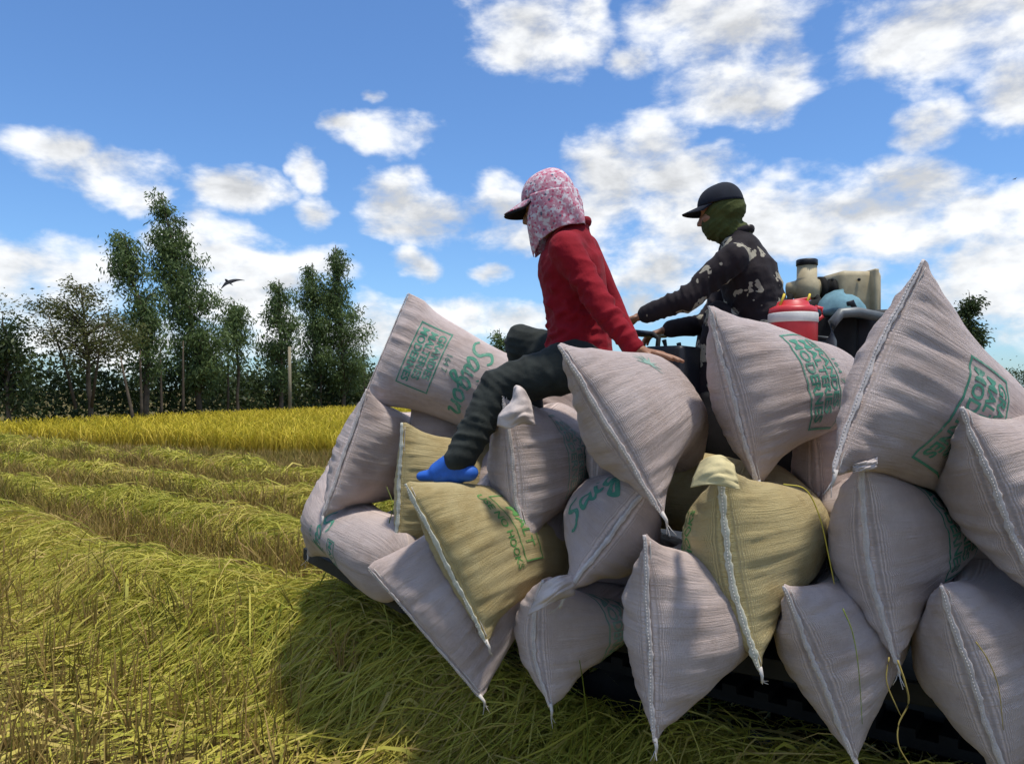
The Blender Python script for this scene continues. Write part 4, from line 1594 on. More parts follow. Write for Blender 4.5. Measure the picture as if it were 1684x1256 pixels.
def wrinkle(me, folds, fine=0.0, seed=0):
    """push cloth in and out along its normals: folds = (centre, direction, wavelength, amplitude, radius)"""
    n = len(me.vertices)
    co = np.empty(n * 3, np.float32)
    me.vertices.foreach_get('co', co)
    co = co.reshape(-1, 3).astype(float)
    no = np.empty(n * 3, np.float32)
    me.vertices.foreach_get('normal', no)
    no = no.reshape(-1, 3)
    g = np.random.default_rng(seed)
    disp = np.zeros(n)
    for (c, d, lam, amp, rad_) in folds:
        c, d = np.array(c), np.array(Vector(d).normalized())
        r = co - c
        w_ = np.exp(-(r ** 2).sum(1) / rad_ ** 2)
        o = np.cross(d, [0.3, 0.9, 0.2])
        o2 = np.cross(d, [0.9, -0.2, 0.5])
        ph = r @ d / lam
        for h_ in range(3):
            f_ = (0.55, 0.9, 1.5)[h_]
            warp = 1.6 * np.sin(r @ o * g.uniform(9, 20) + g.uniform(0, 6)) + 1.1 * np.sin(r @ o2 * g.uniform(14, 30) + g.uniform(0, 6))
            mod = 0.5 + 0.5 * np.sin(r @ o * g.uniform(14, 34) + r @ d * g.uniform(10, 30) + g.uniform(0, 6))
            disp += amp * (1.1, 1.0, 0.55)[h_] * w_ * mod * (0.75 - 1.5 * np.abs(np.sin(PI * ph * f_ + warp)) ** 0.8)
    if fine:
        for i in range(10):
            k = g.normal(size=3) * 28
            disp += fine * 0.35 * np.sin(co @ k + g.uniform(0, 6))
    co += no * disp[:, None]
    me.vertices.foreach_set('co', co.astype(np.float32).ravel())
    me.update()
    me.polygons.foreach_set('use_smooth', np.ones(len(me.polygons), dtype=bool))
    return me


def smooth_link(name, me, mat, parent):
    me.materials.clear()
    me.polygons.foreach_set('use_smooth', np.ones(len(me.polygons), dtype=bool))
    return link(name, me, mat, parent)


def sheet(name, A, mat, parent, thick=0.003):
    r_, c_ = A.shape[:2]
    ii_, jj_ = np.meshgrid(np.arange(c_ - 1), np.arange(r_ - 1))
    i0_ = (jj_ * c_ + ii_).ravel()
    f_ = np.stack([i0_, i0_ + 1, i0_ + 1 + c_, i0_ + c_], -1)
    o = link(name, grid_mesh(name, A.reshape(-1, 3), f_), mat, parent)
    if thick:
        m_ = o.modifiers.new('sol', 'SOLIDIFY')
        m_.thickness = thick
        m_.offset = 0
    return o


def head_parts(c, fw, lf, up, ears=True):
    """skull, jaw, nose, brow, lips, ears"""
    c = Vector(c)
    ax = (fw, lf, up)
    pr = [('e', c + up * 0.025 - fw * 0.008, (0.094, 0.074, 0.088), ax),
          ('e', c - up * 0.035 + fw * 0.022, (0.066, 0.058, 0.082), ax),
          ('c', c - up * 0.095 + fw * 0.055, c - up * 0.100 + fw * 0.066, 0.022, 0.018),           # chin
          ('c', c + up * 0.008 + fw * 0.086, c - up * 0.032 + fw * 0.106, 0.009, 0.014),           # nose
          ('c', c + up * 0.028 + fw * 0.080 + lf * 0.03, c + up * 0.028 + fw * 0.080 - lf * 0.03, 0.012, 0.012),
          ('c', c - up * 0.062 + fw * 0.084 + lf * 0.016, c - up * 0.062 + fw * 0.084 - lf * 0.016, 0.008, 0.008),
          ('c', c - up * 0.074 + fw * 0.081 + lf * 0.013, c - up * 0.074 + fw * 0.081 - lf * 0.013, 0.008, 0.008)]
    for s_ in (-1, 1):
        if ears:
            pr.append(('e', c + lf * 0.076 * s_ - up * 0.008 - fw * 0.012, (0.020, 0.008, 0.032), ax))
        pr.append(('e', c + lf * 0.040 * s_ - up * 0.020 + fw * 0.066, (0.022, 0.022, 0.018), ax))  # cheeks
    return pr


def hand_parts(wrist, fwd, side, up, curl=0.15, scale=1.0, thumb=1):
    """palm with four unequal bent fingers and a thumb leaving its side"""
    w_ = Vector(wrist)
    k = scale
    pr = [('c', w_ - fwd * 0.02 * k, w_ + fwd * 0.012 * k, 0.026 * k, 0.026 * k, 0.75, up),
          ('c', w_ + fwd * 0.030 * k + side * 0.016 * k, w_ + fwd * 0.078 * k + side * 0.026 * k, 0.021 * k, 0.020 * k, 0.62, up),
          ('c', w_ + fwd * 0.030 * k - side * 0.016 * k, w_ + fwd * 0.074 * k - side * 0.024 * k, 0.021 * k, 0.019 * k, 0.62, up),
          ('c', w_ + fwd * 0.030 * k, w_ + fwd * 0.080 * k, 0.022 * k, 0.020 * k, 0.62, up)]
    for i, (off, ln) in enumerate(((0.033, 0.072), (0.012, 0.080), (-0.010, 0.075), (-0.031, 0.060))):
        b0 = w_ + fwd * (0.082 - 0.006 * abs(i - 1)) * k + side * off * k
        spread = side * (off * 0.28)
        d1 = (fwd + spread - up * curl).normalized()
        d2 = (fwd + spread - up * curl * 2.6).normalized()
        d3 = (fwd + spread - up * curl * 4.2).normalized()
        m1 = b0 + d1 * ln * 0.44 * k
        m2 = m1 + d2 * ln * 0.32 * k
        m3 = m2 + d3 * ln * 0.24 * k
        pr += [('c', b0, m1, 0.0098 * k, 0.0088 * k), ('c', m1, m2, 0.0088 * k, 0.0080 * k), ('c', m2, m3, 0.0080 * k, 0.0068 * k)]
    t0 = w_ + fwd * 0.026 * k + side * 0.026 * k * thumb
    t1 = t0 + (fwd * 0.6 + side * 0.75 * thumb - up * 0.2).normalized() * 0.036 * k
    t2 = t1 + (fwd * 0.9 + side * 0.30 * thumb - up * 0.35).normalized() * 0.028 * k
    pr += [('c', t0, t1, 0.0135 * k, 0.0105 * k), ('c', t1, t2, 0.0105 * k, 0.0078 * k)]
    return pr


def join_meshes(mes):
    bm = bmesh.new()
    for m_ in mes:
        bm.from_mesh(m_)
        bpy.data.meshes.remove(m_)
    out = bpy.data.meshes.new('body')
    bm.to_mesh(out)
    bm.free()
    return out


def cap_dome(c, fw, lf, up, r, hgt, mat, parent, name='cap_crown'):
    n_, m_ = 40, 14
    A = np.zeros((m_, n_ + 1, 3))
    for i in range(m_):
        a = (PI / 2) * i / (m_ - 1) * 0.9999
        for j in range(n_ + 1):
            ph = 2 * PI * j / n_
            k = math.cos(a) ** 0.8
            seam = 1 - 0.010 * abs(math.cos(3 * ph)) ** 8
            q = c + fw * (r[0] * k * math.cos(ph) * seam) + lf * (r[1] * k * math.sin(ph) * seam) + up * (hgt * math.sin(a) * (1 - 0.06 * math.cos(ph)))
            A[i, j] = q
    return sheet(name, A, mat, parent, 0.004)


def cap_brim(c, fw, lf, up, r, ext, mat, parent, tilt=0.2, arch=0.022, name='brim', thick=0.004):
    m_, n_ = 10, 24
    A = np.zeros((m_, n_, 3))
    for i in range(m_):
        t_ = i / (m_ - 1)
        for j in range(n_):
            ph = rad(-72 + 144 * j / (n_ - 1))
            e_ = ext * max(0.0, math.cos(ph * 0.98)) ** 0.55 * t_
            x_ = r[0] * math.cos(ph) + e_
            y_ = r[1] * math.sin(ph) * (1 - 0.04 * t_)
            z_ = -tilt * e_ - arch * (math.sin(ph) ** 2) * (0.4 + 0.6 * t_)
            A[i, j] = c + fw * x_ + lf * y_ + up * z_
    return sheet(name, A, mat, parent, thick)


skin_m, b, bs = material('tanned_skin', 0.5, 0.35)
tcn = b.n('ShaderNodeTexCoord')
nz = b.noise(tcn.outputs['Object'], 18, 5, 0.6)
cc = b.ramp(nz, [(0.3, (0.23, 0.105, 0.055)), (0.7, (0.33, 0.165, 0.095))])
b.t.links.new(cc, bs.inputs['Base Color'])
bs.inputs['Subsurface Weight'].default_value = 0.08
bs.inputs['Subsurface Radius'].default_value = (0.01, 0.004, 0.002)
bump(b, bs, b.noise(tcn.outputs['Object'], 160, 4, 0.6), 0.15, 0.002)


def cloth(name, col, var, scale, weave=420, bs_=0.25, extra=None):
    m, b, bs = material(name, 0.85, 0.15)
    tcn = b.n('ShaderNodeTexCoord')
    ob = tcn.outputs['Object']
    n1 = b.noise(ob, scale, 5, 0.6)
    c = b.ramp(n1, [(0.3, tuple(x_ * (1 - var) for x_ in col)), (0.72, tuple(x_ * (1 + var) for x_ in col))])
    if extra:
        c = extra(b, ob, c)
    b.t.links.new(c, bs.inputs['Base Color'])
    fold = b.noise(b.vm('MULTIPLY', ob, (1, 1, 0.6)), 16, 5, 0.55)
    wv_ = b.noise(ob, weave, 2, 0.5)
    bump(b, bs, b.m('ADD', b.m('MULTIPLY', fold, 1.0), b.m('MULTIPLY', wv_, 0.06)), bs_, 0.02)
    bs.inputs['Sheen Weight'].default_value = 0.04
    return m


def flowers(b, ob, c):
    v1 = b.n('ShaderNodeTexVoronoi', feature='F1')
    b.put(v1.inputs['Vector'], ob)
    v1.inputs['Scale'].default_value = 62
    v2 = b.n('ShaderNodeTexVoronoi', feature='F1')
    b.put(v2.inputs['Vector'], b.vm('ADD', ob, (3.1, 1.7, 0.4)))
    v2.inputs['Scale'].default_value = 40
    n1 = b.noise(ob, 55, 3, 0.6)
    c = b.mix(b.smooth(n1, 0.46, 0.60), c, (0.66, 0.60, 0.62, 1))
    c = b.mix(b.smooth(v1.outputs['Distance'], 0.36, 0.24), c, (0.50, 0.10, 0.17, 1))
    c = b.mix(b.smooth(v2.outputs['Distance'], 0.24, 0.15), c, (0.12, 0.12, 0.17, 1))
    return c


def patches(b, ob, c):
    # big cream blots with dark cores, scattered over the black cloth
    warp = b.n('ShaderNodeTexNoise')
    b.put(warp.inputs['Vector'], ob)
    warp.inputs['Scale'].default_value = 13
    p_ = b.vm('MULTIPLY_ADD', warp.outputs['Color'], (0.15, 0.15, 0.15), ob)
    v1 = b.n('ShaderNodeTexVoronoi', feature='F1')
    b.put(v1.inputs['Vector'], p_)
    v1.inputs['Scale'].default_value = 10.0
    v1.inputs['Randomness'].default_value = 1.0
    sep_ = b.n('ShaderNodeSeparateColor')
    b.t.links.new(v1.outputs['Color'], sep_.inputs[0])
    size_ = b.m('MULTIPLY_ADD', sep_.outputs[1], 0.30, 0.16)
    rim = b.smooth(b.m('SUBTRACT', v1.outputs['Distance'], size_), 0.02, -0.01)
    hole = b.smooth(b.noise(ob, 42, 2, 0.5), 0.60, 0.63)
    on = b.smooth(sep_.outputs[0], 0.20, 0.21)
    f_ = b.m('MULTIPLY', on, b.m('MULTIPLY', rim, b.m('SUBTRACT', 1.0, hole)))
    c = b.mix(f_, c, (0.33, 0.30, 0.23, 1))
    return c


red_cloth = cloth('red_shirt_cloth', (0.24, 0.007, 0.015), 0.2, 6, bs_=0.45)
jean_cloth = cloth('dark_green_denim', (0.026, 0.030, 0.027), 0.45, 9, bs_=0.4)
pink_cloth = cloth('pink_floral_cloth', (0.52, 0.24, 0.30), 0.10, 9, extra=flowers)
black_pat = cloth('black_patterned_cloth', (0.022, 0.017, 0.019), 0.3, 9, extra=patches, bs_=0.4)
olive_cloth = cloth('olive_knit', (0.060, 0.070, 0.020), 0.3, 12, bs_=0.45)
navy_cloth = cloth('navy_twill', (0.016, 0.019, 0.028), 0.25, 14, bs_=0.1)
brim_dark = simple('dark_brim_lining', (0.020, 0.020, 0.024), 0.8, 0.2, 12, 0.1, 0, 0.1)
blue_rub = simple('bright_blue_rubber', (0.022, 0.11, 0.46), 0.65, 0.3, 12, 0.35, 0, 0.1)

# ---------- man in the red shirt, sitting on the sacks
fw = Vector((-0.95, 0.31, 0)).normalized()
lf = Vector((-0.31, -0.95, 0)).normalized()
up = Vector((0, 0, 1))
D = 3.02
man = empty('person', P(955, 620, D))
tag(man, 'person in red shirt and pink floral hooded cap sitting on the sacks', 'person')
pel = P(952, 585, D)
wai = P(952, 530, D)
che = P(940, 445, D)
nkb = P(944, 378, D)
hdc = P(903, 342, D - 0.02)
shL, elL, wrL = P(930, 410, D - 0.16), P(985, 500, D - 0.22), P(1046, 577, D - 0.28)
shR, elR, wrR = P(958, 410, D + 0.16), P(1003, 500, D + 0.2), P(1040, 575, D + 0.12)
hpL, knL, anL = P(945, 600, D - 0.11), P(820, 638, D - 0.10), P(756, 768, D - 0.18)
hpR, knR, anR = P(958, 600, D + 0.11), P(858, 562, D + 0.30), P(872, 690, D + 0.36)
hfw = (fw - up * 0.16).normalized()
hup = (up + fw * 0.16).normalized()
torso = lambda k: [('e', pel, (0.125 + k, 0.165 + k, 0.12 + k), (fw, lf, up)),
                   ('c', pel, wai, 0.128 + k, 0.120 + k, 1.22, lf), ('c', wai, che, 0.120 + k, 0.128 + k, 1.25, lf),
                   ('c', che, P(938, 412, D), 0.126 + k, 0.095 + k, 1.35, lf),
                   ('c', shL, shR, 0.062 + k, 0.062 + k), ('c', P(938, 405, D), nkb, 0.085 + k, 0.055 + k, 1.3, lf)]
arm = lambda s_, e_, w_, k: [('c', s_, e_, 0.056 + k, 0.044 + k), ('c', e_, w_, 0.044 + k, 0.030 + k)]
leg = lambda h_, k_, a_, k: [('c', h_, k_, 0.082 + k, 0.058 + k), ('c', k_, a_, 0.056 + k, 0.038 + k)]


def sack_top(S, x, y):
    """height of a sack's upper skin over a point"""
    T_, G_ = np.meshgrid(np.linspace(0, 2 * PI, 160), np.linspace(0.02, 0.98, 70))
    q_ = S.pos(T_, G_).reshape(-1, 3)
    d_ = np.hypot(q_[:, 0] - x, q_[:, 1] - y)
    k_ = d_ < 0.03
    return q_[k_, 2].max() if k_.any() else None


# set the hand and the shoe down on the sacks that carry them
fing = P(1112, 606, D - 0.34)
zt = sack_top(S7, wrL.x, wrL.y)
if zt is not None:
    wrL.z = zt + 0.026
zt = sack_top(S7, fing.x, fing.y)
if zt is not None:
    fing.z = zt + 0.012
zt = [z_ for z_ in (sack_top(S5, anL.x - 0.05, anL.y), sack_top(S4, anL.x - 0.05, anL.y), sack_top(S5, anL.x - 0.1, anL.y)) if z_ is not None]
if zt:
    anL.z = max(zt) + 0.098
core_parts = torso(-0.012) + arm(shL, elL, wrL, -0.008) + arm(shR, elR, wrR, -0.008) + leg(hpL, knL, anL, -0.01) + leg(hpR, knR, anR, -0.01)
core_parts += [('c', nkb, hdc - hup * 0.05 - hfw * 0.02, 0.054, 0.050)] + head_parts(hdc, hfw, lf, hup)
core_parts += [('c', anL - up * 0.03, anL + fw * 0.10 - up * 0.068, 0.030, 0.020), ('c', anR - up * 0.03, anR + fw * 0.10 - up * 0.068, 0.030, 0.020)]
core = fused(core_parts, 0.009, 3)
hd_f = (fing - wrL).normalized()
hd_u = (up * 0.96 - hd_f * (up * 0.96).dot(hd_f)).normalized()
hd_s = hd_u.cross(hd_f).normalized()
handL = fused(hand_parts(wrL + hd_f * 0.010, hd_f, hd_s, hd_u, 0.06, 1.0, -1), 0.0032, 3)
handR = fused(hand_parts(wrR + hd_f * 0.010, hd_f, hd_s, hd_u, 0.06, 1.0, 1), 0.0045, 2)
body = join_meshes([core, handL, handR])
smooth_link('body', body, skin_m, man)

sh = fused(torso(0.008) + [('c', shL, elL, 0.070, 0.057), ('c', elL, wrL.lerp(elL, 0.06), 0.057, 0.041), ('c', shR, elR, 0.070, 0.057), ('c', elR, wrR.lerp(elR, 0.06), 0.057, 0.041)], 0.0075, 8)
adir = (wrL - shL).normalized()
wrinkle(sh, [(elL, adir + up * 0.3, 0.045, 0.010, 0.12), (elL.lerp(wrL, 0.6), adir, 0.032, 0.006, 0.10), (shL.lerp(elL, 0.45), adir + fw * 0.5, 0.07, 0.007, 0.13),
             (P(912, 545, D - 0.1), up + fw * 0.35, 0.05, 0.010, 0.14), (P(940, 560, D - 0.15), up + fw * 0.1, 0.042, 0.009, 0.15),
             (P(930, 470, D - 0.12), up * 0.8 - fw * 0.7, 0.075, 0.008, 0.15), (P(985, 440, D), up + fw * 1.1, 0.09, 0.006, 0.15),
             (P(905, 440, D - 0.05), up * 1.0 + fw * 0.4, 0.055, 0.007, 0.10)], 0.002, 4)
shirt = smooth_link('shirt', sh, red_cloth, man)
bm = bmesh.new()
nk = [nkb + up * 0.010 + (fw * math.cos(a) * 0.060 + lf * math.sin(a) * 0.064) + up * (-0.022 * math.cos(a)) for a in [2 * PI * k / 28 for k in range(29)]]
add_tube(bm, nk, 0.010, 10, True, 1.5, tuple(up))
bm_obj('collar', bm, red_cloth, shirt)
tr = fused([('e', pel - up * 0.02, (0.135, 0.175, 0.115), (fw, lf, up))] + [('c', hpL, knL, 0.106, 0.083), ('c', knL, anL - up * 0.012, 0.082, 0.062),
           ('c', hpR, knR, 0.100, 0.078), ('c', knR, anR, 0.076, 0.062)], 0.008, 8)
wrinkle(tr, [(knL, (anL - knL) + (hpL - knL) * -0.3, 0.045, 0.009, 0.13), (knL.lerp(anL, 0.75), anL - knL, 0.040, 0.008, 0.12), (hpL.lerp(knL, 0.4), (knL - hpL) + up * 0.1, 0.07, 0.007, 0.15),
             (knR, anR - knR, 0.05, 0.008, 0.14), (knL.lerp(anL, 0.4), anL - knL + fw * 0.1, 0.06, 0.006, 0.12)], 0.002, 9)
smooth_link('trousers', tr, jean_cloth, man)
for an_, kn_ in ((anL, knL), (anR, knR)):
    sole = an_ - up * 0.065
    sp = fused([('c', sole - fw * 0.035, sole + fw * 0.075 - up * 0.012, 0.038, 0.040, 0.85, up), ('c', sole + fw * 0.075 - up * 0.008, sole + fw * 0.150 - up * 0.018, 0.038, 0.027, 0.75, up),
                ('c', an_ - up * 0.005, sole + fw * 0.01, 0.050, 0.044), ('c', an_ - up * 0.01, sole + fw * 0.085, 0.044, 0.040)], 0.005, 5)
    smooth_link('shoe', sp, blue_rub, man)
# cap with a floral hood
cc_ = hdc + hup * 0.038 - hfw * 0.004
crown = cap_dome(cc_, hfw, lf, hup, (0.108, 0.088), 0.108, pink_cloth, man, 'cap_crown')
cap_brim(cc_ + hup * 0.004, hfw, lf, hup, (0.104, 0.086), 0.085, pink_cloth, crown, 0.36, 0.02, 'brim', 0.003)
cap_brim(cc_ - hup * 0.002, hfw, lf, hup, (0.103, 0.086), 0.088, brim_dark, crown, 0.38, 0.022, 'brim_lining', 0.004)
rows_, cols_ = 30, 64
A = np.zeros((rows_, cols_, 3))
for i in range(rows_):
    t_ = i / (rows_ - 1)
    for j in range(cols_):
        mx = 122 + 50 * t_ ** 1.4
        ph = rad(-mx + 2 * mx * j / (cols_ - 1))          # 0 = back of the head
        front = (1 - math.cos(ph)) / 2           # 0 back, 1 at the cheek edges
        zt = 0.046
        zb = -0.098 - 0.085 * front ** 2
        z_ = zt + (zb - zt) * t_
        hug = 1 + 0.05 * math.sin(t_ * PI) - 0.16 * max(0, t_ - 0.5) * 2 * front
        fold = (0.006 * t_ * math.sin(ph * 7 + t_ * 6 + 1.0) + 0.003 * t_ * math.sin(ph * 15 - t_ * 9)) * (1 - 0.7 * front)
        rx = (0.111 * hug + fold)
        ry = (0.092 * hug + fold) * (1 - 0.25 * (t_ ** 1.6) * front)
        fx = -math.cos(ph) * rx * (1 - 0.30 * t_ * front) - 0.030 * t_ * (1 - front)
        fy = math.sin(ph) * ry
        A[i, j] = cc_ - hup * 0.038 + hfw * fx + lf * fy + up * z_
hood = sheet('hood', A, pink_cloth, crown, 0.003)

# ---------- driver
fw2 = Vector((-0.93, 0.37, 0)).normalized()
lf2 = Vector((-0.37, -0.93, 0)).normalized()
D2 = 3.58
drv = empty('person', P(1255, 610, D2))
tag(drv, 'person driving, black patterned outfit, olive neck scarf and dark cap', 'person')
pel = P(1256, 580, D2)
wai = P(1252, 525, D2)
che = P(1230, 455, D2)
upc = P(1218, 418, D2)
nkb = P(1214, 392, D2)
hdc = P(1186, 351, D2)
shL, elL, wrL = P(1205, 425, D2 - 0.17), P(1130, 492, D2 - 0.16), P(1056, 519, D2 - 0.05)
shR, elR, wrR = P(1226, 420, D2 + 0.17), P(1164, 532, D2 + 0.20), P(1098, 541, D2 + 0.12)
hpL, knL, anL = P(1252, 590, D2 - 0.11), P(1182, 522, D2 - 0.05), P(1160, 668, D2 - 0.02)
hpR, knR, anR = P(1262, 590, D2 + 0.11), P(1172, 540, D2 + 0.24), P(1150, 680, D2 + 0.24)
hfw = (fw2 - up * 0.12).normalized()
hup = (up + fw2 * 0.12).normalized()
torso2 = lambda k: [('e', pel, (0.125 + k, 0.165 + k, 0.12 + k), (fw2, lf2, up)),
                    ('c', pel, wai, 0.130 + k, 0.125 + k, 1.22, lf2), ('c', wai, che, 0.125 + k, 0.132 + k, 1.25, lf2),
                    ('c', che, upc, 0.130 + k, 0.098 + k, 1.35, lf2),
                    ('c', shL, shR, 0.062 + k, 0.062 + k), ('c', upc, nkb, 0.085 + k, 0.056 + k, 1.3, lf2)]
core_parts = torso2(-0.012) + arm(shL, elL, wrL, -0.008) + arm(shR, elR, wrR, -0.008) + leg(hpL, knL, anL, -0.01) + leg(hpR, knR, anR, -0.01)
core_parts += [('c', nkb, hdc - hup * 0.05 - hfw * 0.02, 0.054, 0.050)] + head_parts(hdc, hfw, lf2, hup, False)
for an_ in (anL, anR):
    core_parts += [('c', an_ - up * 0.02, an_ + fw2 * 0.12 - up * 0.055, 0.034, 0.026)]
core = fused(core_parts, 0.009, 3)
meshes = [core]
for wr_, th_ in ((wrL, -1), (wrR, 1)):
    hf = (fw2 * 0.95 - up * 0.30).normalized()
    hu = (up - hf * up.dot(hf)).normalized()
    hs = hu.cross(hf).normalized()
    meshes.append(fused(hand_parts(wr_ + hf * 0.008, hf, hs, hu, 0.42, 1.0, th_), 0.004, 2))
body = join_meshes(meshes)
smooth_link('body', body, skin_m, drv)
sh = fused(torso2(0.010) + [('c', shL, elL, 0.072, 0.060), ('c', elL, wrL.lerp(elL, 0.08), 0.060, 0.044), ('c', shR, elR, 0.072, 0.060), ('c', elR, wrR.lerp(elR, 0.08), 0.060, 0.044)], 0.008, 8)
ad = (wrL - shL).normalized()
wrinkle(sh, [(elL, ad, 0.05, 0.010, 0.12), (shL.lerp(elL, 0.4), ad + up * 0.4, 0.06, 0.008, 0.12), (elL.lerp(wrL, 0.6), ad, 0.04, 0.006, 0.10),
             (P(1255, 520, D2 - 0.12), up + fw2 * 0.3, 0.055, 0.010, 0.16), (P(1260, 450, D2 - 0.05), up + fw2, 0.09, 0.008, 0.15), (elR, ad, 0.04, 0.008, 0.12)], 0.002, 14)
shirt = smooth_link('jacket', sh, black_pat, drv)
bm = bmesh.new()
nk = [nkb + up * 0.020 + (fw2 * math.cos(a) * 0.064 + lf2 * math.sin(a) * 0.066) + up * (-0.020 * math.cos(a)) for a in [2 * PI * k / 28 for k in range(29)]]
add_tube(bm, nk, 0.011, 10, True, 1.6, tuple(up))
bm_obj('collar', bm, black_pat, shirt)
tr = fused([('e', pel - up * 0.02, (0.14, 0.18, 0.115), (fw2, lf2, up))] + [('c', hpL, knL, 0.096, 0.074), ('c', knL, anL, 0.074, 0.060),
           ('c', hpR, knR, 0.096, 0.074), ('c', knR, anR, 0.074, 0.060)], 0.009, 8)
wrinkle(tr, [(knL, anL - knL, 0.05, 0.008, 0.14), (hpL.lerp(knL, 0.5), knL - hpL, 0.06, 0.007, 0.14)], 0.002, 19)
smooth_link('trousers', tr, black_pat, drv)
for an_ in (anL, anR):
    sole = an_ - up * 0.065
    sp = fused([('c', sole - fw2 * 0.035, sole + fw2 * 0.075 - up * 0.012, 0.036, 0.038, 0.75, up), ('c', sole + fw2 * 0.075 - up * 0.010, sole + fw2 * 0.155 - up * 0.018, 0.038, 0.026, 0.6, up),
                ('c', an_, sole + fw2 * 0.01, 0.045, 0.038)], 0.006, 4)
    smooth_link('shoe', sp, black_plastic, drv)
cc_ = hdc + hup * 0.040 - hfw * 0.002
crown = cap_dome(cc_, hfw, lf2, hup, (0.106, 0.086), 0.096, navy_cloth, drv)
cap_brim(cc_ + hup * 0.004, hfw, lf2, hup, (0.102, 0.084), 0.080, navy_cloth, crown, 0.22, 0.024, 'brim', 0.005)
bm = bmesh.new()
add_ell(bm, cc_ + hup * 0.098, (0.008, 0.008, 0.005), (hfw, lf2, hup), 12, 6)
bm_obj('cap_button', bm, navy_cloth, crown)
# olive scarf pulled over neck, mouth and the back of the head
ga = fused([('e', hdc + hup * 0.010 - hfw * 0.014, (0.104, 0.085, 0.085), (hfw, lf2, hup)), ('e', hdc - hup * 0.050 + hfw * 0.022, (0.078, 0.068, 0.070), (hfw, lf2, hup)),
            ('c', hdc - hup * 0.055 + hfw * 0.0, nkb + up * 0.012, 0.075, 0.070), ('c', hdc - hup * 0.085 + hfw * 0.05, nkb + fw2 * 0.03, 0.036, 0.045)], 0.0055, 5)
wrinkle(ga, [(hdc - hup * 0.06, hup + hfw * 0.8, 0.032, 0.006, 0.12), (nkb + up * 0.03, up - fw2 * 0.6, 0.028, 0.006, 0.10), (hdc - hfw * 0.07, hup + hfw * 0.2, 0.05, 0.004, 0.08)], 0.0015, 23)
bm = bmesh.new()
bm.from_mesh(ga)
# the face opening: cut away what lies in front of and above a slanting edge
no_ = (hup * 0.80 + hfw * 0.60).normalized()
bmesh.ops.bisect_plane(bm, geom=list(bm.verts) + list(bm.edges) + list(bm.faces), plane_co=hdc + hup * 0.006 + hfw * 0.074, plane_no=no_, clear_outer=True)
bm.to_mesh(ga)
bm.free()
smooth_link('neck_scarf', ga, olive_cloth, drv)

# ------------------------------------------------------------------ birds


def bird(c, span, name, label, fwb, wl, wr_):
    root = empty(name, c)
    tag(root, label, 'bird')
    feather = simple(name + '_feathers', (0.012, 0.013, 0.018), 0.7, 0.2, 20)
    c = Vector(c)
    me = fused([('c', c - fwb * span * 0.10, c + fwb * span * 0.12, span * 0.028, span * 0.045), ('c', c + fwb * span * 0.12, c + fwb * span * 0.18, span * 0.042, span * 0.02),
                ('c', c - fwb * span * 0.10, c - fwb * span * 0.24, span * 0.024, span * 0.008)], span * 0.012, 2)
    smooth_link('body', me, feather, root)
    for tip in (wl, wr_):
        tip = Vector(tip)
        m_ = 12
        A = np.zeros((2, m_, 3))
        for k in range(m_):
            t_ = k / (m_ - 1)
            q = c.lerp(tip, t_) + up * span * 0.10 * math.sin(PI * t_ * 0.8) * (1 - t_ * 0.3)
            ch = span * 0.10 * (1 - t_ ** 1.6) + span * 0.006
            A[0, k] = q + fwb * ch * (0.8 - 0.9 * t_)
            A[1, k] = q - fwb * ch * (0.9 + 0.6 * t_)
        sheet('wing', A, feather, root, span * 0.012)
    return root


db = 16.0
bird(P(376, 464, db), 0.62, 'flying_bird', 'dark bird gliding beside the tallest tree', Vector((-0.75, 0.3, 0.55)).normalized(), P(363, 477, db - 0.1), P(402, 463, db + 0.1))
bird(P(1668, 295, 60), 0.55, 'distant_bird', 'tiny dark speck of a bird high beside the clouds', Vector((-0.8, 0.5, 0.2)).normalized(), P(1665, 296.5, 60), P(1673, 293, 60))

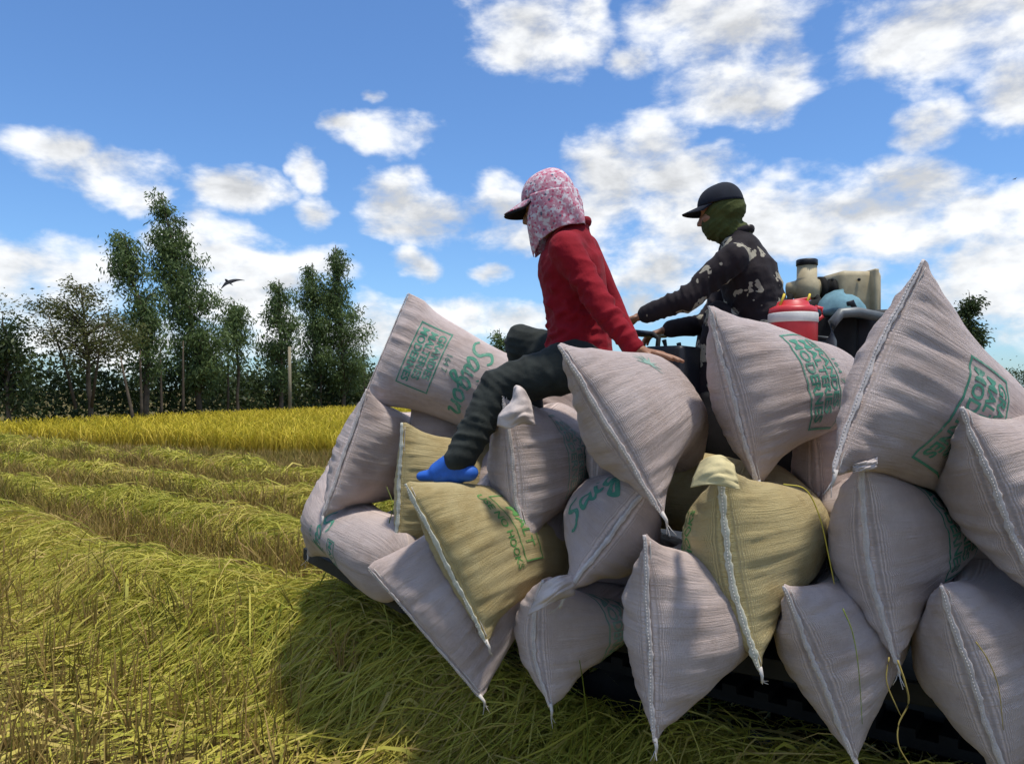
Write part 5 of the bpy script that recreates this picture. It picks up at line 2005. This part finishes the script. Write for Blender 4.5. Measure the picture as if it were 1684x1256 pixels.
# ------------------------------------------------------------------ stray stalks caught on the sacks
stalk_mat = simple('dry_stalk', (0.33, 0.25, 0.07), 0.7, 0.25, 9, 0.2, 0, 0)
green_mat = simple('green_stalk', (0.16, 0.20, 0.03), 0.65, 0.25, 9, 0.2, 0, 0)


def stalk(pts, r, mat, name, label, d0=None):
    bm = bmesh.new()
    q = [np.array(P(*p_)) for p_ in pts]
    q = bez(q, 6)
    add_tube(bm, [Vector(p_) for p_ in q], [r * (1 - 0.5 * i / (len(q) - 1)) for i in range(len(q))], 6)
    tag(bm_obj(name, bm, mat), label, 'stalk', 'stray stalks on the sacks')


stalk([(1288, 796, 2.09), (1325, 805, 2.07), (1348, 850, 2.08), (1362, 910, 2.10), (1372, 960, 2.10)], 0.0022, simple('yellow_string', (0.50, 0.40, 0.05), 0.6, 0.1), 'yellow_string', 'yellow string hanging off the pale hemmed yellow sack')
stalk([(1386, 1000, 2.02), (1402, 1040, 2.00), (1412, 1100, 1.99), (1418, 1190, 1.99)], 0.0018, green_mat, 'grass_stalk', 'green grass stalk hanging over the sack with MODERNES print')
stalk([(1476, 1085, 2.02), (1488, 1120, 2.01), (1494, 1155, 2.01), (1478, 1190, 2.01), (1478, 1225, 2.0), (1498, 1260, 2.0)], 0.0028, stalk_mat, 'straw_stalk', 'bent dry straw hanging from the tip of the MODERNES sack')
stalk([(1462, 1080, 2.03), (1458, 1120, 2.02), (1476, 1165, 2.02), (1484, 1180, 2.02)], 0.0022, stalk_mat, 'straw_stalk', 'short dry straw beside the bent straw in the gap')
stalk([(966, 1256, 2.9), (966, 1190, 2.7), (960, 1130, 2.55), (953, 1085, 2.45)], 0.0030, green_mat, 'grass_stalk', 'tall green grass blade rising before the frayed top sack')
stalk([(640, 860, 3.0), (646, 830, 3.0), (636, 800, 3.05)], 0.0022, green_mat, 'grass_stalk', 'small green stalk stuck between the yellow sack and the corner sack')
stalk([(1605, 1055, 1.86), (1625, 1085, 1.85), (1642, 1130, 1.86), (1650, 1200, 1.86)], 0.0018, stalk_mat, 'straw_stalk', 'thin dry straw lying on the bottom sack under the broad hemmed sack')
